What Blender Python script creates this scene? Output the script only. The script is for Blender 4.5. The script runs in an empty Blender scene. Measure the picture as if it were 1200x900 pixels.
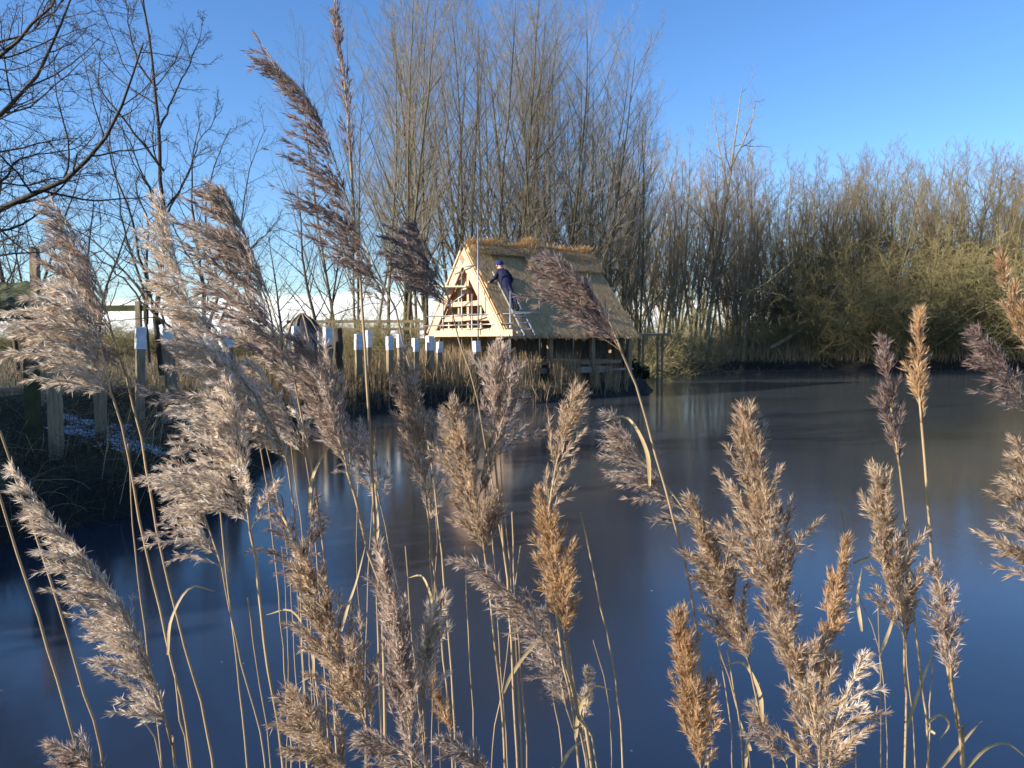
import bpy, math, random
import numpy as np
from mathutils import Vector, Matrix
R = math.radians
SC = bpy.context.scene
COL = SC.collection
rng = np.random.default_rng(7)
random.seed(7)

# ------------------------------------------------------------------ camera geometry
CAM_Z = 2.0
FPX = 900.0                      # focal length in photo pixels (1200 wide)
HOR = 395.0                      # horizon row
PITCH = math.atan((450 - HOR) / FPX)
def at(px, py, Y):
    """world point at ground distance Y seen at photo pixel px,py"""
    a = (px - 600) / FPX; b = -(py - 450) / FPX
    c, s = math.cos(PITCH), math.sin(PITCH)
    dx, dy, dz = a, c + b * s, -s + b * c
    k = Y / dy
    return Vector((dx * k, Y, CAM_Z + dz * k))
def ray(px, py):
    p = at(px, py, 1.0) - Vector((0, 0, CAM_Z))
    return p

# ------------------------------------------------------------------ mesh helpers
class MB:
    def __init__(s): s.V = []; s.Q = []; s.n = 0
    def add(s, v, q, mi=0, smooth=False):
        v = np.asarray(v, dtype=np.float64).reshape(-1, 3); q = np.asarray(q, dtype=np.int64).reshape(-1, 4)
        s.V.append(v); s.Q.append((q + s.n, mi, smooth)); s.n += len(v)
        return s
    def box(s, c, h, M=None, mi=0):
        v = np.array([[x, y, z] for x in (-1, 1) for y in (-1, 1) for z in (-1, 1)], float) * np.array(h)
        if M is not None: v = v @ np.array(M).T
        v = v + np.array(c)
        s.add(v, [[0, 1, 3, 2], [4, 6, 7, 5], [0, 4, 5, 1], [2, 3, 7, 6], [0, 2, 6, 4], [1, 5, 7, 3]], mi)
        return s
    def beam(s, a, b, w, h, up=(0, 0, 1), mi=0):
        a = np.array(a, float); b = np.array(b, float); d = b - a; L = np.linalg.norm(d); d /= L
        up = np.array(up, float); x = np.cross(d, up); 
        if np.linalg.norm(x) < 1e-4: x = np.cross(d, (1, 0, 0))
        x /= np.linalg.norm(x); y = np.cross(x, d)
        return s.box((a + b) / 2, (w / 2, L / 2, h / 2), np.stack([x, d, y], 1), mi)
    def tubes(s, P, Rr, S=4, mi=0, cap=False):
        v, q = tubes(P, Rr, S); s.add(v, q, mi, True); return s
    def rod(s, pts, rad, S=8, mi=0):
        P = np.array([list(p) for p in pts], float)[None]
        Rr = np.full(P.shape[:2], rad) if np.isscalar(rad) else np.array(rad, float)[None]
        P = np.concatenate([P[:, :1], P, P[:, -1:]], 1); Rr = np.concatenate([Rr[:, :1] * .01, Rr, Rr[:, -1:] * .01], 1)
        P[:, 0] += (P[:, 1] - P[:, 2]) * 1e-4; P[:, -1] += (P[:, -2] - P[:, -3]) * 1e-4
        v, q = tubes(P, Rr, S); s.add(v, q, mi, True); return s
    def strips(s, P, side, W, mi=0):
        v, q = strips(P, side, W); s.add(v, q, mi, False); return s
    def build(s, name, mats, parent=None):
        me = bpy.data.meshes.new(name)
        V = np.concatenate(s.V) if s.V else np.zeros((0, 3))
        Q = np.concatenate([a[0] for a in s.Q]); MI = np.concatenate([np.full(len(a[0]), a[1], np.int32) for a in s.Q])
        SM = np.concatenate([np.full(len(a[0]), a[2], bool) for a in s.Q])
        me.vertices.add(len(V)); me.vertices.foreach_set('co', V.astype(np.float32).ravel())
        me.loops.add(len(Q) * 4); me.loops.foreach_set('vertex_index', Q.astype(np.int32).ravel())
        me.polygons.add(len(Q)); me.polygons.foreach_set('loop_start', np.arange(0, len(Q) * 4, 4, dtype=np.int32))
        me.polygons.foreach_set('material_index', MI); me.polygons.foreach_set('use_smooth', SM)
        me.update(calc_edges=True); me.validate()
        for m in (mats if isinstance(mats, (list, tuple)) else [mats]): me.materials.append(m)
        o = bpy.data.objects.new(name, me); COL.objects.link(o)
        if parent is not None: o.parent = parent
        return o
def nrm(v): return v / np.maximum(np.linalg.norm(v, axis=-1, keepdims=True), 1e-9)
def tubes(P, Rr, S):
    N, K, _ = P.shape
    T = np.empty_like(P); T[:, 1:-1] = P[:, 2:] - P[:, :-2]; T[:, 0] = P[:, 1] - P[:, 0]; T[:, -1] = P[:, -1] - P[:, -2]
    T = nrm(T); m = nrm(P[:, -1] - P[:, 0] + 1e-6)
    ref = np.where(np.abs(m[:, 2:3]) < .8, np.array([[0, 0, 1.]]), np.array([[1., 0, 0]]))
    ref = ref[:, None, :]
    n1 = nrm(ref - (ref * T).sum(-1, keepdims=True) * T); n2 = np.cross(T, n1)
    a = np.arange(S) / S * 2 * np.pi
    v = P[:, :, None] + Rr[:, :, None, None] * (np.cos(a)[:, None] * n1[:, :, None] + np.sin(a)[:, None] * n2[:, :, None])
    base = (np.arange(N)[:, None, None] * K + np.arange(K - 1)[None, :, None]) * S
    j = np.arange(S)[None, None]; j2 = (j + 1) % S
    q = np.stack([base + j, base + j2, base + S + j2, base + S + j], -1)
    return v.reshape(-1, 3), q.reshape(-1, 4)
def strips(P, side, W):
    N, K, _ = P.shape
    v = np.stack([P - side[:, None] * W[:, :, None], P + side[:, None] * W[:, :, None]], 2)
    b = (np.arange(N)[:, None] * K + np.arange(K - 1)[None]) * 2
    q = np.stack([b, b + 1, b + 3, b + 2], -1)
    return v.reshape(-1, 3), q.reshape(-1, 4)
def resample(pts, K):
    p = np.array([list(q) for q in pts], float); n = len(p)
    # Catmull-Rom through the points, then K even samples
    e = np.concatenate([[2 * p[0] - p[1]], p, [2 * p[-1] - p[-2]]])
    out = []
    for i in range(n - 1):
        t = np.linspace(0, 1, 12, endpoint=(i == n - 2))[:, None]
        a, b, c, d = e[i], e[i + 1], e[i + 2], e[i + 3]
        out.append(.5 * (2 * b + (c - a) * t + (2 * a - 5 * b + 4 * c - d) * t ** 2 + (3 * b - a - 3 * c + d) * t ** 3))
    q = np.concatenate(out); s = np.r_[0, np.cumsum(np.linalg.norm(np.diff(q, axis=0), axis=1))]
    u = np.linspace(0, s[-1], K)
    return np.stack([np.interp(u, s, q[:, i]) for i in range(3)], 1)

def tag(o, label=None, cat=None, group=None, kind=None):
    if label: o['label'] = label
    if cat: o['category'] = cat
    if group: o['group'] = group
    if kind: o['kind'] = kind
    return o
def empty(name, loc=(0, 0, 0), rz=0.0):
    o = bpy.data.objects.new(name, None); COL.objects.link(o); o.location = loc; o.rotation_euler = (0, 0, rz); o.empty_display_size = .2
    return o
def copy_tree(o, parent=None):
    c = o.copy(); COL.objects.link(c)
    if parent is not None: c.parent = parent
    for ch in list(o.children): copy_tree(ch, c)
    return c

# ------------------------------------------------------------------ materials
def new_mat(name):
    m = bpy.data.materials.new(name); m.use_nodes = True; nt = m.node_tree
    for n in list(nt.nodes): nt.nodes.remove(n)
    out = nt.nodes.new('ShaderNodeOutputMaterial')
    return m, nt, out
def mat(name, c1, c2=None, scale=8.0, rough=.8, transl=0.0, island=0.0, bump=0.0, stretch=None, c3=None, obrand=0.0, spec=.3):
    m, nt, out = new_mat(name); N = nt.nodes; L = nt.links
    c2 = c2 or tuple(v * .6 for v in c1)
    tc = N.new('ShaderNodeTexCoord'); mp = N.new('ShaderNodeMapping'); L.new(tc.outputs['Object'], mp.inputs[0])
    if stretch: mp.inputs['Scale'].default_value = stretch
    nz = N.new('ShaderNodeTexNoise'); nz.inputs['Scale'].default_value = scale; nz.inputs['Detail'].default_value = 5; L.new(mp.outputs[0], nz.inputs['Vector'])
    rp = N.new('ShaderNodeValToRGB'); L.new(nz.outputs['Fac'], rp.inputs[0])
    rp.color_ramp.elements[0].position = .33; rp.color_ramp.elements[1].position = .67
    rp.color_ramp.elements[0].color = (*c2, 1); rp.color_ramp.elements[1].color = (*c1, 1)
    if c3:
        e = rp.color_ramp.elements.new(.5); e.color = (*c3, 1)
    colr = rp.outputs[0]
    if island or obrand:
        hs = N.new('ShaderNodeHueSaturation'); L.new(colr, hs.inputs['Color'])
        src = None
        if island:
            g = N.new('ShaderNodeNewGeometry'); src = g.outputs['Random Per Island']; amt = island
        else:
            g = N.new('ShaderNodeObjectInfo'); src = g.outputs['Random']; amt = obrand
        mr = N.new('ShaderNodeMapRange'); mr.inputs['To Min'].default_value = 1 - amt; mr.inputs['To Max'].default_value = 1 + amt
        L.new(src, mr.inputs['Value']); L.new(mr.outputs[0], hs.inputs['Value']); colr = hs.outputs[0]
    b = N.new('ShaderNodeBsdfPrincipled'); b.inputs['Roughness'].default_value = rough; b.inputs['Specular IOR Level'].default_value = spec
    L.new(colr, b.inputs['Base Color'])
    if bump:
        bp = N.new('ShaderNodeBump'); bp.inputs['Strength'].default_value = bump; bp.inputs['Distance'].default_value = .02
        L.new(nz.outputs['Fac'], bp.inputs['Height']); L.new(bp.outputs[0], b.inputs['Normal'])
    sh = b.outputs[0]
    if transl:
        t = N.new('ShaderNodeBsdfTranslucent'); L.new(colr, t.inputs['Color'])
        mx = N.new('ShaderNodeMixShader'); mx.inputs[0].default_value = transl; L.new(b.outputs[0], mx.inputs[1]); L.new(t.outputs[0], mx.inputs[2]); sh = mx.outputs[0]
    L.new(sh, out.inputs['Surface'])
    return m

M = {}
M['bark_dark'] = mat('bark_dark', (.085, .07, .05), (.035, .03, .025), 14, .9, bump=.6, stretch=(1, 1, .2))
M['twig_dark'] = mat('twig_dark', (.075, .058, .05), (.045, .035, .03), 3, .8)
M['bark_olive'] = mat('bark_olive', (.15, .13, .08), (.065, .058, .038), 10, .9, bump=.5, stretch=(1, 1, .25), obrand=.2)
M['twig_tan'] = mat('twig_tan', (.29, .25, .175), (.18, .15, .105), 2, .75, obrand=.15)
M['bark_pale'] = mat('bark_pale', (.36, .31, .19), (.16, .13, .08), 9, .85, bump=.4, stretch=(1, 1, .3), obrand=.2)
M['twig_pale'] = mat('twig_pale', (.36, .27, .17), (.24, .17, .11), 2, .75, obrand=.15)
M['bark_moss'] = mat('bark_moss', (.25, .22, .10), (.10, .09, .05), 6, .9, bump=.5, obrand=.2)
M['twig_brown'] = mat('twig_brown', (.24, .18, .10), (.13, .10, .06), 2, .8, obrand=.2)
M['twig_olive'] = mat('twig_olive', (.34, .285, .12), (.19, .16, .07), 2, .8, obrand=.2)
M['straw'] = mat('straw', (.44, .33, .195), (.27, .19, .105), 30, .55, island=.25, stretch=(1, 1, .15))
M['leaf'] = mat('leaf', (.55, .42, .22), (.40, .29, .14), 30, .6, transl=.35, island=.15)
PAN = {}
def pan_mats(key, g1, g2, h1, h2):
    PAN[key] = [mat('reed_glume_' + key, g1, g2, 25, .6, transl=.45, island=.45),
                mat('reed_hair_' + key, h1, h2, 25, .45, transl=.55, island=.25), M['straw']]
pan_mats('purple', (.30, .20, .165), (.13, .085, .075), (.54, .44, .38), (.38, .29, .25))
pan_mats('tan', (.50, .345, .21), (.27, .175, .105), (.80, .68, .53), (.62, .50, .37))
pan_mats('gold', (.58, .36, .17), (.33, .19, .09), (.76, .60, .40), (.60, .43, .26))
pan_mats('silver', (.66, .50, .35), (.36, .25, .17), (.95, .90, .80), (.84, .75, .63))
pan_mats('grey', (.46, .33, .25), (.24, .165, .125), (.78, .69, .59), (.60, .50, .42))
M['thatch'] = mat('thatch', (.58, .395, .20), (.36, .24, .12), 14, .9, island=.3, bump=.4, stretch=(3, 3, 3))
M['thatch_new'] = mat('thatch_new', (.68, .48, .25), (.46, .31, .16), 14, .85, island=.3)
M['timber_new'] = mat('timber_new', (.60, .42, .29), (.47, .31, .20), 5, .6, bump=.1, stretch=(1, 8, 8))
M['timber_old'] = mat('timber_old', (.30, .23, .15), (.16, .125, .08), 6, .85, bump=.35, stretch=(6, 6, .6))
M['board'] = mat('scaffold_board', (.52, .43, .29), (.36, .29, .19), 4, .75, bump=.2, stretch=(1, 6, 6))
M['weathered'] = mat('weathered_deck', (.50, .47, .40), (.34, .32, .27), 4, .8, bump=.2, stretch=(1, 9, 1))
M['galv'] = mat('galvanised', (.36, .36, .35), (.26, .26, .26), 20, .4, spec=.6)
M['galv'].node_tree.nodes['Principled BSDF'].inputs['Metallic'].default_value = .6
M['alu'] = mat('aluminium', (.6, .62, .65), (.5, .52, .55), 20, .35); M['alu'].node_tree.nodes['Principled BSDF'].inputs['Metallic'].default_value = .8
M['white'] = mat('white_paint', (.70, .71, .72), (.50, .51, .51), 9, .6)
M['navy'] = mat('navy_cloth', (.012, .016, .05), (.007, .009, .03), 9, .9)
M['blue_hat'] = mat('blue_wool', (.018, .026, .13), (.012, .018, .09), 9, .9)
M['denim'] = mat('dark_denim', (.02, .026, .05), (.012, .016, .032), 12, .9)
M['skin'] = mat('skin', (.55, .33, .24), (.48, .28, .2), 10, .5)
M['moss_roof'] = mat('moss_roof', (.075, .085, .035), (.035, .04, .022), 5, .95, bump=.6)
M['dark_sheet'] = mat('dark_sheet', (.05, .05, .055), (.025, .025, .028), 4, .6, bump=.3)
M['blue_tarp'] = mat('blue_tarp', (.03, .05, .11), (.02, .03, .065), 6, .5, bump=.4)
M['pale_sack'] = mat('pale_sack', (.62, .62, .60), (.45, .45, .44), 6, .7, bump=.3)
M['snow'] = mat('snow', (.75, .78, .82), (.50, .52, .55), 10, .7, bump=.3)
M['weed'] = mat('dead_weed', (.23, .17, .09), (.10, .075, .045), 3, .85, island=.45, transl=.15)
M['weed_dark'] = mat('dark_weed', (.10, .085, .05), (.04, .036, .024), 3, .9, island=.45, transl=.1)
M['grass'] = mat('winter_grass', (.065, .075, .026), (.06, .05, .024), 1.5, .8, island=.4, transl=.2)
M['tan_grass'] = mat('tan_grass', (.42, .31, .17), (.24, .17, .10), 1.2, .8, island=.4, transl=.2)
M['ivy'] = mat('ivy', (.03, .038, .018), (.014, .018, .01), 6, .5, island=.4)

# ------------------------------------------------------------------ world
SUN_AZ, SUN_EL = -113.0, 21.0            # azimuth from straight ahead, negative = left
w = bpy.data.worlds.new('World'); SC.world = w; w.use_nodes = True
nt = w.node_tree; N, L = nt.nodes, nt.links
for n in list(N): N.remove(n)
wo = N.new('ShaderNodeOutputWorld'); bg = N.new('ShaderNodeBackground'); bg.inputs['Strength'].default_value = .10
sky = N.new('ShaderNodeTexSky'); sky.sky_type = 'NISHITA'; sky.sun_disc = False
sky.sun_elevation = R(SUN_EL); sky.sun_rotation = R(SUN_AZ); sky.altitude = 0; sky.air_density = 1.0; sky.dust_density = .3; sky.ozone_density = 4.5
tc = N.new('ShaderNodeTexCoord'); sep = N.new('ShaderNodeSeparateXYZ'); L.new(tc.outputs['Generated'], sep.inputs[0])
mp = N.new('ShaderNodeMapping'); mp.inputs['Scale'].default_value = (3.0, 3.0, 16.0); L.new(tc.outputs['Generated'], mp.inputs[0])
nz = N.new('ShaderNodeTexNoise'); nz.inputs['Scale'].default_value = 1.6; nz.inputs['Detail'].default_value = 7; nz.inputs['Roughness'].default_value = .55; L.new(mp.outputs[0], nz.inputs['Vector'])
elev = N.new('ShaderNodeMapRange'); elev.inputs['From Min'].default_value = .035; elev.inputs['From Max'].default_value = .095; elev.inputs['To Min'].default_value = .30; elev.inputs['To Max'].default_value = -.35
L.new(sep.outputs['Z'], elev.inputs['Value'])
ad = N.new('ShaderNodeMath'); ad.operation = 'ADD'; L.new(nz.outputs['Fac'], ad.inputs[0]); L.new(elev.outputs[0], ad.inputs[1])
cm = N.new('ShaderNodeMapRange'); cm.interpolation_type = 'SMOOTHSTEP'; cm.inputs['From Min'].default_value = .56; cm.inputs['From Max'].default_value = .74; L.new(ad.outputs[0], cm.inputs['Value'])
cmx = N.new('ShaderNodeMath'); cmx.operation = 'MULTIPLY'; cmx.inputs[1].default_value = .9; L.new(cm.outputs[0], cmx.inputs[0])
mx = N.new('ShaderNodeMix'); mx.data_type = 'RGBA'; L.new(cmx.outputs[0], mx.inputs['Factor']); L.new(sky.outputs[0], mx.inputs['A']); mx.inputs['B'].default_value = (7.2, 7.3, 7.4, 1)
hsv = N.new('ShaderNodeHueSaturation'); hsv.inputs['Saturation'].default_value = 1.12; hsv.inputs['Hue'].default_value = .506; hsv.inputs['Value'].default_value = 1.08; L.new(sky.outputs[0], hsv.inputs['Color']); L.new(hsv.outputs[0], mx.inputs['A'])
L.new(mx.outputs['Result'], bg.inputs['Color']); L.new(bg.outputs[0], wo.inputs['Surface'])

sl = bpy.data.lights.new('sun', 'SUN'); sl.energy = 5.0; sl.angle = R(.53); sl.color = (1.0, .90, .76)
so = bpy.data.objects.new('sun', sl); COL.objects.link(so)
SD = Vector((math.cos(R(SUN_EL)) * math.sin(R(SUN_AZ)), math.cos(R(SUN_EL)) * math.cos(R(SUN_AZ)), math.sin(R(SUN_EL))))
so.rotation_euler = (-SD).to_track_quat('-Z', 'Y').to_euler(); so.location = SD * 60

# ------------------------------------------------------------------ pond, ground, ice
POND = np.array([(-9.5, 5.5), (-5.3, 6.9), (-4.75, 8.5), (-3.6, 8.8), (-3.5, 10.4), (-3.95, 12.4), (-5.2, 15.5), (-5.6, 17.4), (-4.6, 18.9), (-2.0, 21.6), (.2, 23.0),
                 (2.6, 24.6), (4.6, 27.0), (5.6, 31), (5.4, 37), (7.6, 44.5), (13, 47.2), (20, 47.8), (31, 47.2), (44, 44), (52, 30), (46, 10), (30, 2.0), (12, .7), (3, .35), (-2, .45), (-5, 1.2), (-9, 2.6)])
def pond_sd(x, y):
    """signed distance to the shore: negative inside the pond"""
    x = np.asarray(x, float); y = np.asarray(y, float)
    x = x + .22 * np.sin(y * 1.3 + .5 * np.sin(x * .9)) + .1 * np.sin(y * 3.7 + x); y = y + .22 * np.sin(x * 1.1 + 1.) + .1 * np.sin(x * 3.1 + 2 + y)
    d = np.full(x.shape, 1e9); ins = np.zeros(x.shape, bool)
    for i in range(len(POND)):
        a = POND[i]; b = POND[(i + 1) % len(POND)]; e = b - a
        t = np.clip(((x - a[0]) * e[0] + (y - a[1]) * e[1]) / (e @ e), 0, 1)
        d = np.minimum(d, np.hypot(x - a[0] - t * e[0], y - a[1] - t * e[1]))
        c = ((a[1] > y) != (b[1] > y)) & (x < e[0] * (y - a[1]) / (e[1] if e[1] else 1e-9) + a[0]); ins ^= c
    return np.where(ins, -d, d)
def sstep(a, b, x):
    t = np.clip((x - a) / (b - a), 0, 1); return t * t * (3 - 2 * t)
def ground_z(x, y):
    x = np.asarray(x, float); y = np.asarray(y, float)
    d = pond_sd(x, y)
    z = np.where(d < 0, np.maximum(d * .9, -.8), .5 * sstep(-.05, .55, d) + .38 * sstep(.4, 2.6, d))
    n = .05 * np.sin(x * 2.3 + y * .7) * np.sin(y * 1.9 - x * .6) + .035 * np.sin(x * 5.1 + 2 * np.sin(y * 3.3)) * np.sin(y * 4.7)
    z = z + n * np.clip(d * 1.5, 0, 1)
    z = z - .35 * np.exp(-(((x) / 6) ** 2 + ((y + .6) / 1.6) ** 2)) * (d > 0) * np.clip(d, 0, 1)
    far = np.hypot(x, y - 25)
    return z + .25 * np.sin(x * .05 + 1) * np.sin(y * .04) * np.clip((far - 45) / 60, 0, 1)
def axis_pts(lo, hi, step, far):
    a = np.arange(lo, hi + 1e-6, step); k = np.arange(1, 40); g = step * (1.18 ** k - 1) / .18; g = g[g < far]; g = np.r_[g, far]
    return np.r_[(lo - g)[::-1], a, hi + g]
gx = axis_pts(-16, 12, .2, 900); gy = axis_pts(-2, 38, .2, 900)
gx = np.unique(np.round(np.r_[gx, np.arange(12, 50, 1.0)], 3)); gy = np.unique(np.round(np.r_[gy, np.arange(38, 60, .5)], 3))
GX, GY = np.meshgrid(gx, gy, indexing='ij'); GZ = ground_z(GX, GY)
nx, ny = GX.shape; ii = (np.arange(nx - 1)[:, None] * ny + np.arange(ny - 1)[None])
mb = MB(); mb.add(np.stack([GX, GY, GZ], -1), np.stack([ii, ii + ny, ii + ny + 1, ii + 1], -1), 0, True)
gm, nt, out = new_mat('ground_soil'); N, L = nt.nodes, nt.links
tc = N.new('ShaderNodeTexCoord')
n1 = N.new('ShaderNodeTexNoise'); n1.inputs['Scale'].default_value = .7; n1.inputs['Detail'].default_value = 8; L.new(tc.outputs['Object'], n1.inputs['Vector'])
n2 = N.new('ShaderNodeTexNoise'); n2.inputs['Scale'].default_value = 9; n2.inputs['Detail'].default_value = 8; n2.inputs['Roughness'].default_value = .7; L.new(tc.outputs['Object'], n2.inputs['Vector'])
r1 = N.new('ShaderNodeValToRGB'); L.new(n2.outputs['Fac'], r1.inputs[0])
r1.color_ramp.elements[0].color = (.022, .017, .012, 1); r1.color_ramp.elements[1].color = (.13, .10, .06, 1); r1.color_ramp.elements[0].position = .35; r1.color_ramp.elements[1].position = .7
r2 = N.new('ShaderNodeValToRGB'); L.new(n2.outputs['Fac'], r2.inputs[0])
r2.color_ramp.elements[0].color = (.03, .038, .014, 1); r2.color_ramp.elements[1].color = (.11, .105, .045, 1)
r3 = N.new('ShaderNodeMapRange'); r3.inputs['From Min'].default_value = .42; r3.inputs['From Max'].default_value = .6; L.new(n1.outputs['Fac'], r3.inputs['Value'])
mxx = N.new('ShaderNodeMix'); mxx.data_type = 'RGBA'; L.new(r3.outputs[0], mxx.inputs['Factor']); L.new(r1.outputs[0], mxx.inputs['A']); L.new(r2.outputs[0], mxx.inputs['B'])
sz = N.new('ShaderNodeSeparateXYZ'); L.new(tc.outputs['Object'], sz.inputs[0])
wz = N.new('ShaderNodeMath'); wz.operation = 'MULTIPLY_ADD'; wz.inputs[1].default_value = .5; L.new(n2.outputs['Fac'], wz.inputs[0]); L.new(sz.outputs['Z'], wz.inputs[2])
wr_ = N.new('ShaderNodeMapRange'); wr_.inputs['From Min'].default_value = .62; wr_.inputs['From Max'].default_value = .88; L.new(wz.outputs[0], wr_.inputs['Value'])
wet_shade = N.new('ShaderNodeMix'); wet_shade.data_type = 'RGBA'; wet_shade.inputs['A'].default_value = (.012, .010, .008, 1); L.new(wr_.outputs[0], wet_shade.inputs['Factor']); L.new(mxx.outputs['Result'], wet_shade.inputs['B'])  # dark low bank: damp soil plus shade under the overhang, put into the colour
bs = N.new('ShaderNodeBsdfPrincipled'); bs.inputs['Roughness'].default_value = .95; L.new(wet_shade.outputs['Result'], bs.inputs['Base Color'])
bp = N.new('ShaderNodeBump'); bp.inputs['Strength'].default_value = .9; bp.inputs['Distance'].default_value = .06; L.new(n2.outputs['Fac'], bp.inputs['Height']); L.new(bp.outputs[0], bs.inputs['Normal'])
L.new(bs.outputs[0], out.inputs['Surface'])
tag(mb.build('ground', gm), kind='structure')

# frozen pond surface
mb = MB(); xs = np.linspace(-12, 55, 68); ys = np.linspace(-1, 50, 52); X, Y = np.meshgrid(xs, ys, indexing='ij')
ii = (np.arange(67)[:, None] * 52 + np.arange(51)[None]); mb.add(np.stack([X, Y, X * 0], -1), np.stack([ii, ii + 52, ii + 53, ii + 1], -1))
im, nt, out = new_mat('pond_ice'); N, L = nt.nodes, nt.links
tc = N.new('ShaderNodeTexCoord')
na = N.new('ShaderNodeTexNoise'); na.inputs['Scale'].default_value = .35; na.inputs['Detail'].default_value = 6; L.new(tc.outputs['Object'], na.inputs['Vector'])
nb = N.new('ShaderNodeTexNoise'); nb.inputs['Scale'].default_value = 28; nb.inputs['Detail'].default_value = 4; L.new(tc.outputs['Object'], nb.inputs['Vector'])
nc = N.new('ShaderNodeTexNoise'); nc.inputs['Scale'].default_value = 3.2; nc.inputs['Detail'].default_value = 5; L.new(tc.outputs['Object'], nc.inputs['Vector'])
cr = N.new('ShaderNodeValToRGB'); L.new(na.outputs['Fac'], cr.inputs[0]); cr.color_ramp.elements[0].position = .3; cr.color_ramp.elements[1].position = .72
cr.color_ramp.elements[0].color = (.006, .010, .022, 1); cr.color_ramp.elements[1].color = (.016, .023, .040, 1)
vo = N.new('ShaderNodeTexVoronoi'); vo.inputs['Scale'].default_value = 4.5; L.new(tc.outputs['Object'], vo.inputs['Vector'])
vm = N.new('ShaderNodeMapRange'); vm.inputs['From Min'].default_value = .022; vm.inputs['From Max'].default_value = .06; vm.inputs['To Min'].default_value = 1; vm.inputs['To Max'].default_value = 0; L.new(vo.outputs['Distance'], vm.inputs['Value'])
vr = N.new('ShaderNodeSeparateColor'); L.new(vo.outputs['Color'], vr.inputs[0])
vt = N.new('ShaderNodeMath'); vt.operation = 'GREATER_THAN'; vt.inputs[1].default_value = .5; L.new(vr.outputs[0], vt.inputs[0])
vx = N.new('ShaderNodeMath'); vx.operation = 'MULTIPLY'; L.new(vm.outputs[0], vx.inputs[0]); L.new(vt.outputs[0], vx.inputs[1])
vy = N.new('ShaderNodeMath'); vy.operation = 'MULTIPLY'; vy.inputs[1].default_value = .55; L.new(vx.outputs[0], vy.inputs[0])
mi = N.new('ShaderNodeMix'); mi.data_type = 'RGBA'; L.new(vy.outputs[0], mi.inputs['Factor']); L.new(cr.outputs[0], mi.inputs['A']); mi.inputs['B'].default_value = (.6, .62, .65, 1)
bs = N.new('ShaderNodeBsdfPrincipled'); bs.inputs['IOR'].default_value = 1.62; bs.inputs['Sheen Weight'].default_value = .022; bs.inputs['Sheen Roughness'].default_value = .35; bs.inputs['Sheen Tint'].default_value = (.75, .82, .78, 1)
L.new(mi.outputs['Result'], bs.inputs['Base Color'])
rr = N.new('ShaderNodeMapRange'); rr.inputs['To Min'].default_value = .06; rr.inputs['To Max'].default_value = .17; L.new(na.outputs['Fac'], rr.inputs['Value']); L.new(rr.outputs[0], bs.inputs['Roughness'])
b1 = N.new('ShaderNodeBump'); b1.inputs['Strength'].default_value = .05; b1.inputs['Distance'].default_value = .004; L.new(nb.outputs['Fac'], b1.inputs['Height'])
b2 = N.new('ShaderNodeBump'); b2.inputs['Strength'].default_value = .04; b2.inputs['Distance'].default_value = .03; L.new(nc.outputs['Fac'], b2.inputs['Height']); L.new(b1.outputs[0], b2.inputs['Normal'])
L.new(b2.outputs[0], bs.inputs['Normal']); L.new(bs.outputs[0], out.inputs['Surface'])
tag(mb.build('ice', im), kind='structure')

# ------------------------------------------------------------------ trees
def grow(P, Rr, n, t0, t1, ang, asd, lenf, K, up, wob, rr, rmin, taper=.3, lmin=.5, flat=0.0):
    Np, Kp, _ = P.shape
    plen = np.linalg.norm(np.diff(P, axis=1), axis=2).sum(1)
    t = t0 + (t1 - t0) * (np.arange(n)[None] + rng.random((Np, n))) / n
    f = t * (Kp - 1); i0 = np.clip(f.astype(int), 0, Kp - 2); fr = (f - i0)[..., None]
    rows = np.arange(Np)[:, None]
    a = P[rows, i0]; b = P[rows, i0 + 1]; pos = a + (b - a) * fr; T = nrm(b - a)
    pr = Rr[rows, i0] * (1 - fr[..., 0]) + Rr[rows, i0 + 1] * fr[..., 0]
    az = np.arange(n)[None] * 2.4 + rng.random((Np, 1)) * 6.28 + rng.normal(0, .4, (Np, n))
    ref = np.where(np.abs(T[..., 2:3]) < .9, np.array([0, 0, 1.]), np.array([1., 0, 0]))
    n1 = nrm(np.cross(T, ref)); n2 = np.cross(T, n1)
    rad = np.cos(az)[..., None] * n1 + np.sin(az)[..., None] * n2
    th = np.radians(rng.normal(ang, asd, (Np, n)))[..., None]
    D = (T * np.cos(th) + rad * np.sin(th)).reshape(-1, 3)
    ln = (plen[:, None] * lenf * (1 - (1 - lmin) * (t - t0) / (t1 - t0 + 1e-6)) * rng.uniform(.65, 1.25, (Np, n))).reshape(-1)
    C = np.empty((Np * n, K, 3)); C[:, 0] = pos.reshape(-1, 3); st = ln / (K - 1)
    for k in range(1, K):
        C[:, k] = C[:, k - 1] + D * st[:, None]
        D = D + rng.normal(0, wob, D.shape); D[:, 2] += up / K; D = nrm(D)
    r0 = np.maximum(np.minimum(pr.reshape(-1) * rr, pr.reshape(-1) * .9), rmin)
    CR = r0[:, None] * np.linspace(1, taper, K)[None]; CR = np.maximum(CR, rmin * .6)
    return C, CR
def stems(n, H, spread, lean, K, r0, wob, hvar=.15, up=.3):
    P = np.empty((n, K, 3)); az = np.arange(n) * 2.4 + rng.random(n); 
    P[:, 0] = np.stack([np.cos(az) * spread * rng.random(n), np.sin(az) * spread * rng.random(n), -.15 + 0 * az], 1)
    th = np.radians(lean) * rng.uniform(.3, 1.2, n); 
    D = np.stack([np.cos(az) * np.sin(th), np.sin(az) * np.sin(th), np.cos(th)], 1); h = H * rng.uniform(1 - hvar, 1, n)
    for k in range(1, K):
        P[:, k] = P[:, k - 1] + D * (h / (K - 1))[:, None]; D = D + rng.normal(0, wob, D.shape); D[:, 2] += up / K; D = nrm(D)
    Rr = r0 * rng.uniform(.7, 1.05, n)[:, None] * np.linspace(1, .12, K)[None] ** .9
    return P, Rr
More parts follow.
